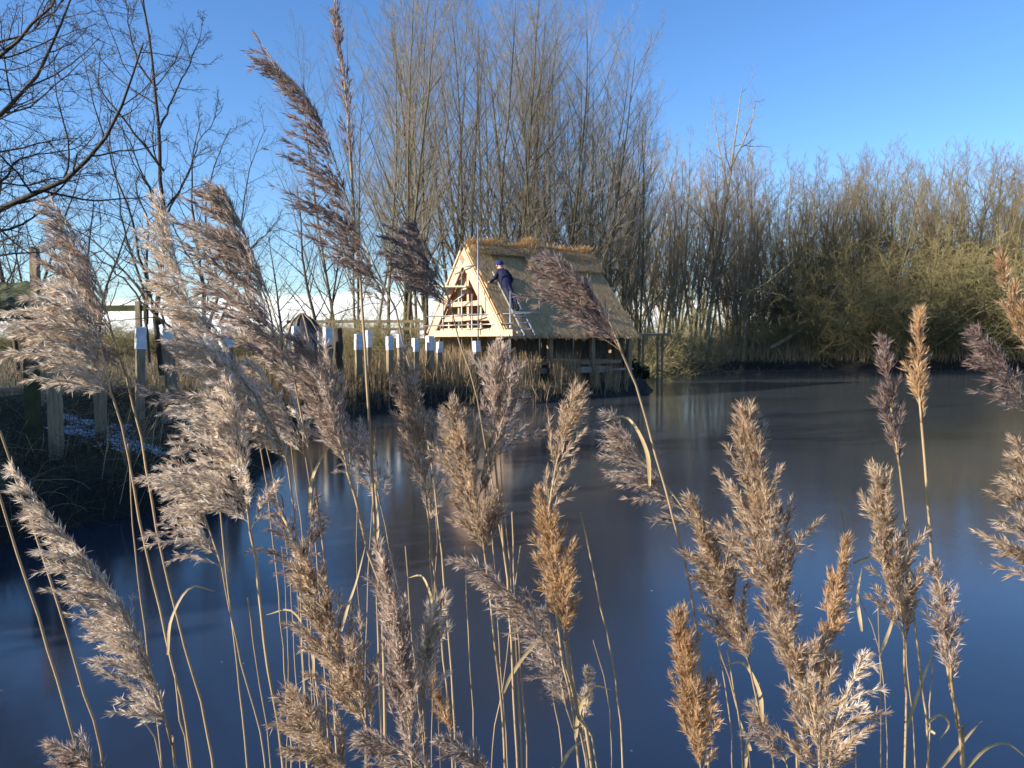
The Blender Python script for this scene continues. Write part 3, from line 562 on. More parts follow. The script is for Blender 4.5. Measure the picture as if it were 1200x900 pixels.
RD = [
 ('pale grey plume with a level left branch crossing the broad post by the alder', [(196, 330), (222, 352), (246, 378), (266, 405), (284, 440), (296, 475)], [(296, 475), (306, 530), (318, 620), (330, 740), (342, 900)], 1.3, 72, -.85, 46, 1.1, .3, 'silver', 0, .002),
 ('soft grey plume between the bright fluffy plume and the dense grey one', [(300, 430), (318, 455), (334, 480), (348, 505), (358, 535)], [(358, 535), (366, 600), (376, 720), (386, 900)], 1.35, 60, -.5, 40, 1.2, .5, 'silver', 0, .002),
 # tall centre pair
 ('tallest reed, narrow dark plume running out of the top of the picture', [(391, -25), (394, 20), (400, 70), (406, 120), (411, 190)], [(411, 190), (416, 270), (426, 380), (433, 500), (440, 640), (448, 900)], 1.25, 20, -.1, 16, .55, .2, 'purple', 0, .0036),
 ('tall dark feathery plume swept left against the blue sky beside the tallest reed', [(300, 42), (322, 75), (350, 103), (372, 135), (388, 175), (404, 225), (425, 280), (445, 325), (464, 363)], [(464, 363), (472, 397), (493, 479), (507, 557), (522, 700), (535, 900)], 1.25, 52, -.75, 27, .8, .3, 'purple', 0, .0026),
 # left cluster
 ('whitest broad plume fanning left over the wooden posts at the left edge', [(84, 338), (98, 358), (110, 382), (119, 410), (126, 440), (131, 466)], [(131, 462), (145, 507), (170, 640), (200, 770), (225, 900)], 1.15, 108, -.95, 50, 1.6, .85, 'silver', 0, .0030),
 ('grey brown plume with a hooked tip above the whitest plume at the left', [(62, 238), (80, 262), (98, 292), (113, 325), (124, 360), (134, 400), (148, 440)], [(148, 440), (165, 515), (190, 650), (220, 770), (250, 900)], 1.2, 66, -.9, 36, .95, .25, 'grey', 0, .0030),
 ('thin upright plume left of the large brown plume, tip against the dark alder', [(190, 232), (197, 262), (205, 300), (217, 340), (232, 385), (240, 425)], [(240, 425), (250, 520), (262, 640), (275, 760), (290, 900)], 1.35, 46, -.6, 28, .9, .3, 'silver'),
 ('largest brown plume rising to a point left of the open blue sky', [(262, 222), (280, 258), (297, 300), (314, 345), (328, 390), (340, 425), (346, 450)], [(346, 450), (355, 490), (369, 565), (383, 690), (395, 900)], 1.1, 84, -.8, 33, 1.25, .35, 'grey', 0, .0026),
 ('dense grey plume leaning left just right of the largest brown plume', [(350, 395), (368, 420), (383, 455), (394, 495), (403, 530), (407, 552)], [(407, 552), (418, 590), (432, 650), (446, 700), (452, 900)], 1.12, 46, -.4, 26, 1.3, .3, 'grey', 0, .0042),
 ('grey plume with curling right branches behind the tallest stem', [(392, 470), (402, 487), (414, 510), (428, 540), (440, 568), (446, 592)], [(446, 592), (456, 640), (470, 720), (482, 900)], 1.4, 40, -.2, 34, .8, .7, 'grey', 0, .0018),
 ('thick fluffy grey plume massed under the largest brown plume', [(235, 395), (262, 420), (290, 450), (315, 490), (330, 520), (337, 545)], [(337, 545), (345, 600), (352, 700), (360, 900)], 1.25, 96, -.6, 42, 1.5, .5, 'silver'),
 ('bright fluffy plume with pale branches spilling left over the dark bank', [(270, 455), (276, 485), (281, 520), (285, 555), (289, 590), (293, 622)], [(293, 622), (303, 690), (315, 790), (332, 900)], 1.1, 92, -.55, 52, 1.5, .75, 'silver', 0, .0036),
 ('lower pale plume drooping left beneath the bright fluffy one', [(213, 530), (225, 565), (238, 600), (250, 635), (260, 664)], [(260, 664), (270, 720), (288, 800), (312, 900)], 1.2, 62, -.8, 46, 1.1, .75, 'silver', 0, .0022),
 ('dark drooping plume between the bright fluffy plume and open water', [(318, 575), (330, 600), (340, 630), (348, 660), (356, 690)], [(356, 690), (362, 740), (372, 820), (380, 900)], 1.3, 48, -.2, 46, .75, 1.0, 'purple', 0, .0022),
 ('small dark tuft with curved branches right of the drooping dark plume', [(368, 580), (366, 605), (364, 632), (362, 655), (358, 680)], [(358, 680), (362, 760), (366, 830), (370, 900)], 1.35, 20, .5, 34, .5, .6, 'purple', 0, .0018),
 ('long silvery plume bent left in the lower left corner', [(14, 546), (40, 582), (75, 625), (105, 660), (135, 700), (162, 745), (182, 800), (196, 852)], [(196, 852), (200, 872), (206, 900)], 1.0, 56, -.7, 36, 1.25, .55, 'silver', 0, .0030),
 ('low plume cut by the bottom edge at the lower left', [(64, 872), (82, 884), (100, 900), (118, 925)], [(118, 925), (124, 950), (130, 980)], 1.0, 26, -.3, 30, 1.0, .4, 'grey'),
 # centre bottom
 ('large golden brown plume at the bottom left of centre', [(353, 648), (366, 690), (382, 735), (400, 780), (418, 820), (434, 862)], [(434, 862), (440, 880), (448, 910)], 1.0, 52, -.1, 30, 1.35, .3, 'tan', 0, .003),
 ('lower plume with a pale left branch below the large golden brown one', [(343, 806), (356, 830), (374, 855), (392, 882), (408, 915)], [(408, 915), (414, 935), (420, 960)], 1.0, 52, -.4, 36, 1.25, .4, 'tan'),
 ('upright dark brown plume in front of the centre stems', [(444, 640), (452, 680), (460, 725), (470, 780), (478, 840), (484, 905)], [(484, 905), (486, 930), (488, 960)], 0.92, 40, .0, 18, 1.15, .1, 'grey', 0, .003),
 ('short pale plume leaning right beside the upright dark brown one', [(517, 702), (511, 718), (504, 740), (499, 765), (496, 800), (496, 830)], [(496, 830), (497, 860), (499, 900)], 0.94, 30, .15, 24, 1.15, .2, 'silver'),
 ('reddish thin plume tucked under the short pale plume', [(505, 790), (512, 812), (520, 835), (528, 860)], [(528, 860), (531, 880), (534, 905)], 1.15, 12, 0, 20, .8, .2, 'gold', 0, .0018),
 ('spreading grey plume along the bottom edge left of centre', [(425, 860), (450, 872), (480, 888), (505, 910)], [(505, 910), (510, 935), (515, 960)], .95, 40, -.5, 36, 1.0, .2, 'grey'),
 ('grey plume head rising from the bottom edge at centre', [(520, 868), (540, 878), (560, 895), (575, 920)], [(575, 920), (578, 945), (580, 970)], .95, 28, -.4, 36, 1.0, .3, 'grey'),
 # centre
 ('narrow brown plume in front of the bank below the white topped posts', [(473, 412), (478, 440), (484, 475), (491, 515), (496, 555), (500, 590)], [(500, 590), (506, 640), (516, 740), (530, 900)], 1.2, 30, -.1, 24, 1.15, .25, 'tan', 0, .0028),
 ('small pale plume pressed against the narrow brown plume', [(518, 492), (515, 515), (510, 545), (506, 580), (503, 612)], [(503, 612), (507, 700), (511, 800), (516, 900)], 1.4, 24, .1, 26, .95, .3, 'silver', 0, .0018),
 ('broad dense brown plume left of centre over the ice', [(530, 478), (537, 505), (546, 540), (555, 575), (562, 610), (568, 648)], [(568, 648), (574, 700), (584, 790), (592, 900)], 1.1, 40, -.1, 26, 1.4, .35, 'tan', 0, .003),
 ('brown plume standing in front of the reedy bank below the building', [(578, 408), (580, 430), (583, 460), (584, 490), (582, 515), (580, 540)], [(580, 540), (586, 600), (596, 700), (606, 900)], 1.12, 38, .1, 26, 1.2, .35, 'grey', 0, .003),
 ('thin grey side plume pointing right over the ice near the centre', [(640, 505), (625, 508), (608, 512), (594, 520), (586, 532)], [(586, 532), (592, 610), (602, 720), (611, 900)], 1.25, 12, .1, 30, .6, .4, 'grey', 0, .0018),
 ('sunlit buff plume with a ragged top right of centre', [(676, 455), (668, 480), (660, 510), (653, 540), (647, 570), (643, 602)], [(643, 602), (648, 680), (660, 780), (678, 900)], 1.05, 40, .2, 30, 1.1, .3, 'tan', 0, .003),
 ('reddish buff plume directly below the ragged topped one', [(632, 580), (640, 605), (648, 640), (654, 680), (659, 715), (662, 750)], [(662, 750), (670, 800), (680, 850), (694, 900)], 1.0, 32, .1, 24, 1.25, .3, 'gold', 0, .0042),
 ('plume of drooping one sided branches at the lower centre', [(534, 655), (562, 668), (590, 688), (615, 715), (638, 748), (655, 790), (664, 830)], [(664, 830), (674, 860), (688, 905)], 1.05, 44, -.5, 34, .85, .6, 'grey'),
 ('shaded grey plume low behind the reddish buff plume', [(640, 715), (650, 745), (660, 775), (668, 800), (676, 835)], [(676, 835), (682, 860), (690, 905)], 1.25, 46, -.6, 46, .9, .75, 'grey', 0, .003),
 ('small pale plume on a short stalk beside the stout centre stem', [(688, 788), (689, 805), (686, 822), (682, 845)], [(682, 845), (686, 870), (692, 905)], 1.2, 10, .1, 22, .8, .2, 'silver', 0, .0018),
 # plume over the building
 ('big dark purple plume hanging left in front of the thatched roof', [(652, 302), (668, 315), (684, 332), (700, 352), (713, 375), (722, 395), (729, 414)], [(729, 414), (745, 450), (765, 520), (790, 610), (810, 700), (830, 900)], 1.02, 66, -.6, 36, 1.15, .3, 'purple', 0, .0026),
 ('dark plume left of the building with level branches over the gable scaffold', [(487, 264), (500, 290), (512, 315), (522, 340), (530, 366)], [(530, 366), (540, 405), (556, 450), (575, 560), (598, 700), (612, 900)], 1.3, 64, -.8, 44, 1.05, .3, 'purple', 0, .0022),
 # right half
 ('feathery grey plume trailing left over the ice right of centre', [(718, 485), (735, 510), (752, 535), (772, 560), (793, 585), (814, 618)], [(814, 618), (828, 680), (846, 780), (858, 900)], 1.15, 54, -.7, 38, .95, .55, 'grey', 0, .0016),
 ('bushy buff plume leaning left, joined above by the feathery grey one', [(808, 585), (820, 610), (834, 645), (848, 685), (862, 730), (878, 778)], [(878, 778), (884, 810), (894, 850), (906, 900)], 1.06, 38, -.1, 26, 1.35, .3, 'tan'),
 ('tallest broad plume right of centre with three pointed tips', [(875, 490), (879, 520), (886, 560), (894, 610), (904, 660), (914, 710), (922, 756)], [(922, 756), (926, 800), (930, 850), (934, 905)], 0.98, 58, .0, 24, 1.4, .25, 'tan', 0, .0026),
 ('narrow russet plume with a pointed tip right of the broad one', [(990, 632), (986, 660), (980, 695), (974, 730), (966, 775), (960, 815)], [(960, 815), (960, 850), (961, 905)], 0.9, 26, .1, 20, 1.1, .15, 'gold'),
 ('wide fluffy plume at the bottom edge right of centre', [(915, 735), (928, 765), (942, 800), (952, 835), (960, 870), (966, 915)], [(966, 915), (968, 940), (970, 970)], 0.86, 64, .2, 40, 1.35, .35, 'tan', 0, .003),
 ('loose pale branching plume spreading right along the bottom edge', [(1010, 768), (1002, 790), (992, 815), (980, 845), (972, 890)], [(972, 890), (974, 920), (978, 960)], 1.0, 44, .6, 44, .65, .5, 'silver'),
 ('golden plume standing alone at the bottom right of centre', [(796, 718), (799, 745), (804, 780), (810, 820), (816, 860), (822, 905)], [(822, 905), (824, 930), (826, 960)], 0.95, 34, .1, 26, 1.4, .2, 'gold', 0, .003),
 ('short grey plume at the bottom edge beside the golden one', [(886, 828), (896, 850), (908, 872), (922, 895)], [(922, 895), (926, 920), (930, 950)], 1.1, 24, -.3, 30, .9, .3, 'grey', 0, .0018),
 ('bushy pointed plume left of the two slender right hand reeds', [(1028, 555), (1033, 585), (1040, 625), (1048, 665), (1055, 710), (1060, 752)], [(1060, 752), (1062, 800), (1062, 850), (1060, 905)], 0.96, 42, .0, 26, 1.3, .3, 'tan', 0, .0026),
 ('short compact plume right of the bushy pointed one', [(1097, 665), (1102, 690), (1108, 720), (1112, 755), (1115, 798)], [(1115, 798), (1119, 830), (1124, 865), (1130, 905)], 0.92, 22, -.1, 24, 1.1, .3, 'grey', 0, .003),
 ('slender dark plume, left one of two upright reeds at the right', [(1035, 398), (1038, 425), (1042, 460), (1047, 500), (1054, 545)], [(1054, 545), (1062, 620), (1068, 690), (1080, 800), (1088, 905)], 1.02, 20, -.1, 20, 1.0, .2, 'purple', 0, .0024),
 ('slender golden plume, right one of two upright reeds at the right', [(1078, 365), (1077, 395), (1076, 425), (1077, 460), (1080, 495)], [(1080, 495), (1086, 560), (1092, 640), (1100, 700), (1112, 800), (1128, 905)], 0.98, 16, .0, 17, 1.1, .1, 'gold', 0, .0030),
 ('golden plume tip entering at the right edge', [(1172, 302), (1180, 325), (1190, 352), (1202, 385), (1216, 430)], [(1216, 430), (1226, 560), (1236, 720), (1240, 905)], 0.88, 18, -.1, 20, .9, .2, 'gold'),
 ('dark sweeping plume at the right edge over the ice', [(1146, 390), (1165, 412), (1185, 440), (1205, 470), (1225, 510)], [(1225, 510), (1234, 620), (1240, 760), (1245, 905)], 0.88, 42, -.5, 30, .8, .3, 'purple'),
 ('brown plume half cut off by the right edge', [(1196, 520), (1204, 560), (1210, 600), (1216, 650), (1222, 700)], [(1222, 700), (1226, 780), (1230, 840), (1234, 905)], 0.86, 52, -.5, 40, 1.0, .5, 'tan'),
]
for k_, r_ in enumerate(RD):
    lv = []
    if k_ % 3 == 1:
        bx, by = r_[2][0]; ex, ey = r_[2][-1]
        if ey > by + 60:
            f = rng.uniform(.3, .7); x0 = bx + (ex - bx) * f; y0 = by + (ey - by) * f; sg = rng.choice([-1, 1]); h_ = rng.uniform(45, 95)
            lv = [[(x0, y0), (x0 + sg * 4, y0 - h_ * .45), (x0 + sg * h_ * .28, y0 - h_ * .85), (x0 + sg * h_ * .6, y0 - h_ * .8)]]
    reed(*r_, leaves=lv) if len(r_) < 13 else reed(*r_)
# the dry leaves
reed('bare stalk with a broad folded dry leaf below the centre plumes', None, [(664, 740), (672, 800), (684, 850), (700, 905)], 1.15, 0, leaves=[[(590, 812), (600, 790), (618, 765), (640, 745), (662, 752)], [(655, 905), (668, 880), (690, 862), (680, 850)]])
reed('bare stalk with a narrow leaf crossing the ice at the lower centre', None, [(440, 500), (436, 600), (430, 700), (428, 905)], 1.45, 0, sr=.0014, leaves=[[(400, 740), (408, 710), (418, 680), (428, 640)], [(436, 650), (443, 620), (438, 560)]])
reed('bare stalk with curling dry leaves at the bottom right', None, [(1098, 690), (1094, 760), (1090, 830), (1086, 905)], 1.2, 0, sr=.0016, leaves=[[(1100, 905), (1120, 880), (1145, 850), (1152, 845)], [(1096, 860), (1085, 850), (1102, 838), (1112, 850), (1100, 868)], [(1130, 905), (1155, 878), (1180, 872), (1205, 890)]])
reed('bare stalk with thin pale side shoots among the right plumes', None, [(985, 590), (1000, 680), (1030, 760), (1040, 905)], 1.25, 0, sr=.0013, leaves=[[(1010, 740), (1005, 700), (1010, 665)], [(1030, 770), (1045, 730), (1052, 690)], [(1060, 860), (1080, 800), (1100, 745)], [(1000, 660), (1030, 640), (1045, 545)]])
reed('bare stalk with a short dead leaf near the golden plume at the bottom', None, [(890, 800), (880, 850), (872, 905)], 1.2, 0, sr=.0016, leaves=[[(874, 900), (876, 870), (886, 830)], [(880, 880), (872, 860), (868, 846)]])
BARE = [([(0, 505), (25, 580), (62, 690), (100, 820), (122, 905)], 1.15, .0030), ([(-2, 575), (20, 645), (50, 740), (92, 880), (100, 905)], 1.05, .0030), ([(150, 520), (158, 640), (172, 760), (190, 905)], 1.3, .0020),
        ([(305, 490), (320, 560), (338, 660), (346, 780), (352, 905)], 1.5, .0016), ([(338, 500), (348, 580), (362, 700), (372, 905)], 1.5, .0016), ([(420, 560), (418, 640), (424, 760), (430, 905)], 1.5, .0014),
        ([(330, 640), (336, 720), (338, 800), (336, 905)], 1.5, .0014), ([(346, 660), (352, 740), (360, 905)], 1.4, .0016), ([(545, 640), (548, 720), (552, 800), (556, 905)], 1.4, .0018), ([(508, 560), (512, 640), (508, 720), (506, 905)], 1.5, .0014),
        ([(610, 640), (600, 720), (590, 800), (575, 905)], 1.3, .0018), ([(680, 600), (700, 690), (720, 790), (730, 905)], 1.3, .0026), ([(695, 750), (712, 810), (716, 860), (716, 905)], 1.4, .0018),
        ([(840, 750), (856, 800), (868, 850), (880, 905)], 1.3, .0022), ([(852, 760), (862, 820), (870, 905)], 1.2, .0022), ([(930, 790), (934, 850), (936, 905)], 1.3, .0018), ([(1000, 800), (1000, 850), (1003, 905)], 1.4, .0014),
        ([(1028, 690), (1030, 760), (1032, 905)], 1.3, .0016), ([(1060, 640), (1062, 760), (1072, 905)], 1.3, .0018), ([(565, 500), (576, 620), (585, 760), (595, 905)], 1.45, .0018), ([(600, 600), (604, 700), (612, 800), (618, 905)], 1.2, .0024),
        ([(640, 640), (640, 740), (650, 830), (660, 905)], 1.3, .0018), ([(475, 640), (482, 740), (492, 840), (498, 905)], 1.3, .0018), ([(205, 790), (212, 850), (222, 905)], 1.1, .0022), ([(290, 700), (302, 790), (318, 905)], 1.3, .0020), ([(150, 800), (170, 850), (190, 905)], 1.2, .0018)]
for st, Y, sr in BARE: reed('bare straw coloured reed stalk without a plume standing in the frozen shallows', None, st, Y, 0, sr=sr, group='bare reed stalks in the frozen shallows')

# ------------------------------------------------------------------ thatched building under construction
HX, HY, HR, HLEN, HW, ZE, ZR = -1.5, 26.0, R(34), 5.0, 2.4, 2.13, 4.86
hg = float(ground_z(np.array([HX]), np.array([HY]))[0])
house = empty('thatched_building', (HX, HY, hg), HR)
tag(house, 'steep half finished thatched timber building with an open scaffolded gable by the frozen pond', 'building')
HM = house.matrix_basis.copy() if False else Matrix.Translation((HX, HY, hg)) @ Matrix.Rotation(HR, 4, 'Z')
HI = HM.inverted()
pitch = math.atan2(ZR - ZE, HW); sl_len = math.hypot(ZR - ZE, HW)
def lz(z): return z - hg
def slope_pt(x, s, off, side=-1):
    """point on the roof slope: s metres down from the ridge, off metres above the surface; side -1 is the slope facing the pond"""
    return np.array([x, side * (s * math.cos(pitch) + off * math.sin(pitch)), lz(ZR - s * math.sin(pitch) + off * math.cos(pitch))])
def roof_hit(px, py, off=0.0):
    """world point where the photo ray meets the roof plane"""
    o = HI @ Vector((0, 0, CAM_Z)); d = HI.to_3x3() @ ray(px, py)
    nrmv = Vector((0, -math.sin(pitch), math.cos(pitch))); p0 = Vector(slope_pt(0, 0, off))
    t = (p0 - o).dot(nrmv) / d.dot(nrmv); return HM @ (o + d * t)
# slabs under the straw
mb = MB()
for side in (-1, 1):
    for (x0, x1, s0, s1, th) in ((-.05, HLEN + .2, -.02, sl_len + .16, .20), (2.0, HLEN + .2, -.05, .95, .31)):
        nx_, ns_ = 46, 26
        xx = np.linspace(x0, x1, nx_); ss = np.linspace(s0, s1, ns_)
        g = np.array([[slope_pt(x, s, th + .018 * math.sin(x * 9 + s * 2) * math.sin(s * 7 + x), side) for s in ss] for x in xx])
        gb = np.array([[slope_pt(x, s, .02, side) for s in ss] for x in xx])
        b = (np.arange(nx_ - 1)[:, None] * ns_ + np.arange(ns_ - 1)[None]); q = np.stack([b, b + ns_, b + ns_ + 1, b + 1], -1)
        mb.add(g, q); mb.add(gb, q[..., ::-1])
        for e0, e1 in ((g[0], gb[0]), (gb[-1], g[-1]), (g[:, -1], gb[:, -1]), (gb[:, 0], g[:, 0])):
            n_ = len(e0); v = np.concatenate([e0, e1]); k = np.arange(n_ - 1); mb.add(v, np.stack([k, k + 1, k + 1 + n_, k + n_], -1))
def straw(mb, x0, x1, s0, s1, th, n, ln, side, lift=.03, wd=.011, mi=0):
    x = rng.uniform(x0, x1, n); s = rng.uniform(s0, s1, n); ll = ln * rng.uniform(.7, 1.2, n); wob = rng.normal(0, .06, n)
    P = np.empty((n, 3, 3))
    for k, f in enumerate((0, .5, 1)):
        ss = s + ll * f; of = th + .004 + lift * f * rng.uniform(.3, 1.2, n)
        P[:, k, 0] = x + wob * f; P[:, k, 1] = side * (ss * math.cos(pitch) + of * math.sin(pitch)); P[:, k, 2] = lz(ZR) - ss * math.sin(pitch) + of * math.cos(pitch)
    sd = np.tile(np.array([[1., 0, 0]]), (n, 1)); W = np.full((n, 3), wd) * np.array([1, 1, .5]); mb.strips(P, sd, W, mi)
for side in (-1, 1):
    straw(mb, -.1, HLEN + .25, 0, sl_len + .05, .20, 9000 if side < 0 else 3000, .42, side)
    straw(mb, 2.0, HLEN + .25, 0, .68, .32, 2600 if side < 0 else 1000, .36, side, .05)
mb.build('thatch', [M['thatch'], M['thatch_new']], house)
# ragged ridge of new bundles
mb = MB(); n = 5200; x = rng.uniform(0, HLEN + .15, n)
lump = .5 + .5 * np.sin(x * 6.3 + 2.2 * np.sin(x * 1.7) + .8 * np.sin(x * 11)); hgt = (.12 + .16 * lump ** 2 + .14 * np.exp(-((x - 2.4) / .45) ** 2)) * rng.uniform(.5, 1.1, n)
P = np.empty((n, 3, 3)); y0 = rng.normal(0, .10, n); lean = rng.normal(-.05, .14, n); lx = rng.normal(.05, .12, n)
for k, f in enumerate((0, .55, 1)):
    P[:, k] = np.stack([x + lx * f, y0 + lean * f, lz(ZR) + .22 - np.abs(y0) * .9 + hgt * f * 1.25], 1)
mb.strips(P, nrm(np.stack([np.ones(n), rng.normal(0, .5, n), np.zeros(n)], 1)), np.full((n, 3), .011) * np.array([1, 1.1, .4]))
straw(mb, 0, HLEN + .2, -.06, .2, .30, 3600, .26, -1, .10)
mb.build('ridge', M['thatch_new'], house)
# barge boards on the near gable
for side in (-1, 1):
    a = slope_pt(-.16, -.02 if side < 0 else .10, .0, side); b = slope_pt(-.16, sl_len + .12, .0, side)
    nn = np.array([0, side * math.sin(pitch), math.cos(pitch)])
    m = MB(); m.beam(a - nn * .14, b - nn * .14, .05, .34, up=nn); m.build('barge_board', M['timber_new'], house)
    m = MB(); m.beam(slope_pt(-.20, .05, .12, side), slope_pt(-.20, sl_len + .08, .12, side), .03, .07, up=nn); m.build('batten', M['timber_new'], house)
# frame: rafters, beams, posts, floor
for i, x in enumerate(np.linspace(.15, HLEN - .1, 8)):
    for side in (-1, 1):
        m = MB(); m.beam(slope_pt(x, .05, -.10, side), slope_pt(x, sl_len, -.10, side), .07, .16, up=(0, 0, 1)); m.build('rafter', M['timber_new'], house)
def hb(name, a, b, w_, h_, mt='timber_new'):
    m = MB(); m.beam(a, b, w_, h_); return m.build(name, M[mt], house)
def half(z): return HW * (ZR - z) / (ZR - ZE) - .16
for x in (-.02, 1.7, 3.6):
    for z in (3.12, 2.62, 2.2):
        hb('tie_beam', (x, -half(z), lz(z)), (x, half(z), lz(z)), .08, .16 if z > 2.3 else .2)
    hb('king_post', (x + .09, 0, lz(2.2)), (x + .09, 0, lz(ZR - .3)), .12, .12)
for y in (-1.45, -.75, .7, 1.4): hb('stud', (.09, y, lz(2.2)), (.09, y, lz(min(ZR - .35, ZR - abs(y) * math.tan(pitch) - .1))), .09, .07)
for y in (-HW + .25, HW - .25): hb('wall_plate', (-.05, y, lz(2.05)), (HLEN, y, lz(2.05)), .16, .18)
for x in (.1, 1.9, 3.7, 5.4):
    for y in (-HW + .3, HW - .3): hb('post', (x, y, -.3), (x, y, lz(1.95)), .15, .15, 'timber_old')
hb('floor', (-.1, 0, lz(1.15)), (HLEN, 0, lz(1.15)), 4.3, .12, 'timber_old')
m = MB()
for k in range(22):
    y = -HW + .2 + k * .21; z1 = min(ZR - .25, ZR - abs(y) * math.tan(pitch) - .05); m.box((HLEN - .02, y, lz((1.2 + z1) / 2)), (.015, .1, (z1 - 1.2) / 2))
m.build('end_wall', M['timber_old'], house)
m = MB()
for k in range(9): m.box((HLEN / 2, HW - .33, lz(1.3 + k * .1)), (HLEN / 2 - .1, .012, .047))
m.build('side_wall', M['timber_old'], house)
m = MB()
for k in range(34):
    if k % 11 == 10: continue
    m.box((.25 + k * .14, -HW + .55 + rng.normal(0, .006), lz(1.62)), (.064, .012, .40 - .06 * rng.random()))
m.build('shade_boards', M['bark_dark'], house)  # dark boards added where the space under the eaves lies in shade
# small board panel fixed high in the gable, left half
m = MB(); m.box((.12, .62, lz(3.75)), (.012, .36, .28)); m.build('gable_panel', M['board'], house)

# ladder on the roof
def world_on_roof(x, s, off): return HM @ Vector(slope_pt(x, s, off))
lp = HI @ roof_hit(596, 346, .25); lx = lp.x
ladder = empty('ladder', tuple(world_on_roof(lx, sl_len + .5, .25)))
tag(ladder, 'aluminium ladder laid up the thatched slope under the person in navy', 'ladder')
LO = np.array(world_on_roof(lx, sl_len + .5, .25))
wr = lambda x, s, o: np.array(world_on_roof(x, s, o)) - LO
for dx in (-.2, .2):
    m = MB(); m.beam(wr(lx + dx, 1.2, .29), wr(lx + dx, sl_len + .35, .29), .03, .065, up=(0, 0, 1)); m.build('rail', M['alu'], ladder)
for s in np.arange(1.3, sl_len + .3, .27):
    m = MB(); m.rod([wr(lx - .2, s, .29), wr(lx + .2, s, .29)], .016, 6); m.build('rung', M['alu'], ladder)

# ------------------------------------------------------------------ scaffolding round the gable
sc0 = at(560, 425, 24.6); sc = empty('scaffolding', (sc0.x, sc0.y, hg))
tag(sc, 'grey tube scaffolding with plank walkway standing in front of the open gable', 'scaffolding')
sof = np.array([sc0.x, sc0.y, hg])
def pole(a, b, r=.024, name='pole', mt='galv'):
    m = MB(); m.rod([np.array(a) - sof, np.array(b) - sof], r, 7); return m.build(name, M[mt], sc)
def vpole(px, y0, Y, zb=None):
    t = at(px, y0, Y); pole((t.x, t.y, float(ground_z(np.array([t.x]), np.array([t.y]))[0]) - .05), t)
for px, y0, Y in ((560, 262, 24.6), (541, 318, 25.6), (553, 344, 25.0), (598, 341, 23.9), (519, 330, 26.6), (632, 352, 24.9), (672, 350, 26.0), (577, 330, 25.8)): vpole(px, y0, Y)
for a, b in (((532, 369, 25.4), (622, 367, 23.6)), ((538, 381, 25.4), (602, 379, 23.7)), ((500, 371, 27.0), (545, 370, 25.3)), ((520, 316, 26.2), (556, 311, 25.2)), ((600, 366, 24.2), (724, 366, 28.2)), ((600, 379, 24.2), (724, 378, 28.2)), ((522, 360, 26.3), (544, 345, 25.4)), ((496, 382, 27.1), (540, 381, 25.5))):
    pole(at(*a), at(*b))
def plank(a, b, w_, t, name='walkway', mt='board', up=(0, 0, 1)):
    m = MB(); m.beam(np.array(at(*a)) - sof, np.array(at(*b)) - sof, w_, t, up=up); return m.build(name, M[mt], sc)
plank((505, 394, 26.8), (603, 393, 23.7), .45, .05); plank((604, 394, 24.0), (730, 393, 28.3), .45, .05)
plank((505, 391, 26.7), (601, 390, 23.5), .035, .20, 'toe_board'); plank((606, 391, 23.8), (650, 391, 25.3), .035, .15, 'toe_board')
plank((500, 336, 26.9), (552, 336, 25.5), .5, .05)

# ------------------------------------------------------------------ the thatcher
def skin_figure(name, verts, edges, radii, mats_, sub=2):
    me = bpy.data.meshes.new(name); me.from_pydata(verts, edges, []); me.update()
    o = bpy.data.objects.new(name, me); COL.objects.link(o)
    md = o.modifiers.new('skin', 'SKIN'); md.use_smooth_shade = True
    for i, r in enumerate(radii): me.skin_vertices[0].data[i].radius = (r, r) if np.isscalar(r) else r
    me.skin_vertices[0].data[0].use_root = True
    o.modifiers.new('sub', 'SUBSURF').levels = sub
    dg = bpy.context.evaluated_depsgraph_get(); ev = o.evaluated_get(dg); nm = bpy.data.meshes.new_from_object(ev)
    o.modifiers.clear(); o.data = nm
    for m in mats_: nm.materials.append(m)
    for p in nm.polygons: p.use_smooth = True
    return o
def rp(px, py, off): return roof_hit(px, py, off)
pelv = rp(594.5, 336, .42); chest = rp(590.5, 323, .46); neck = rp(587, 316, .50); head = rp(585.3, 311.5, .54)
shL = rp(583.5, 319.5, .42); shR = rp(594.5, 319, .52); elL = rp(579.5, 327, .32); haL = rp(573, 331, .22); elR = rp(600.5, 328, .42); haR = rp(596, 334, .25)
hipL = rp(592.5, 338, .40); hipR = rp(597, 338.5, .44); knL = rp(598, 349, .42); knR = rp(603, 350, .46); ftL = rp(601, 361, .36); ftR = rp(606.5, 363, .36); toL = rp(601.5, 360.5, .24); toR = rp(607, 362.5, .24)
PO = pelv.copy()
pts = [pelv, (pelv + chest) / 2, chest, neck, shL, elL, haL, shR, elR, haR, hipL, knL, ftL, toL, hipR, knR, ftR, toR]
ed = [(0, 1), (1, 2), (2, 3), (2, 4), (4, 5), (5, 6), (2, 7), (7, 8), (8, 9), (0, 10), (10, 11), (11, 12), (12, 13), (0, 14), (14, 15), (15, 16), (16, 17)]
ra = [.16, .165, .18, .07, .085, .06, .04, .085, .06, .04, .10, .07, .05, .045, .10, .07, .05, .045]
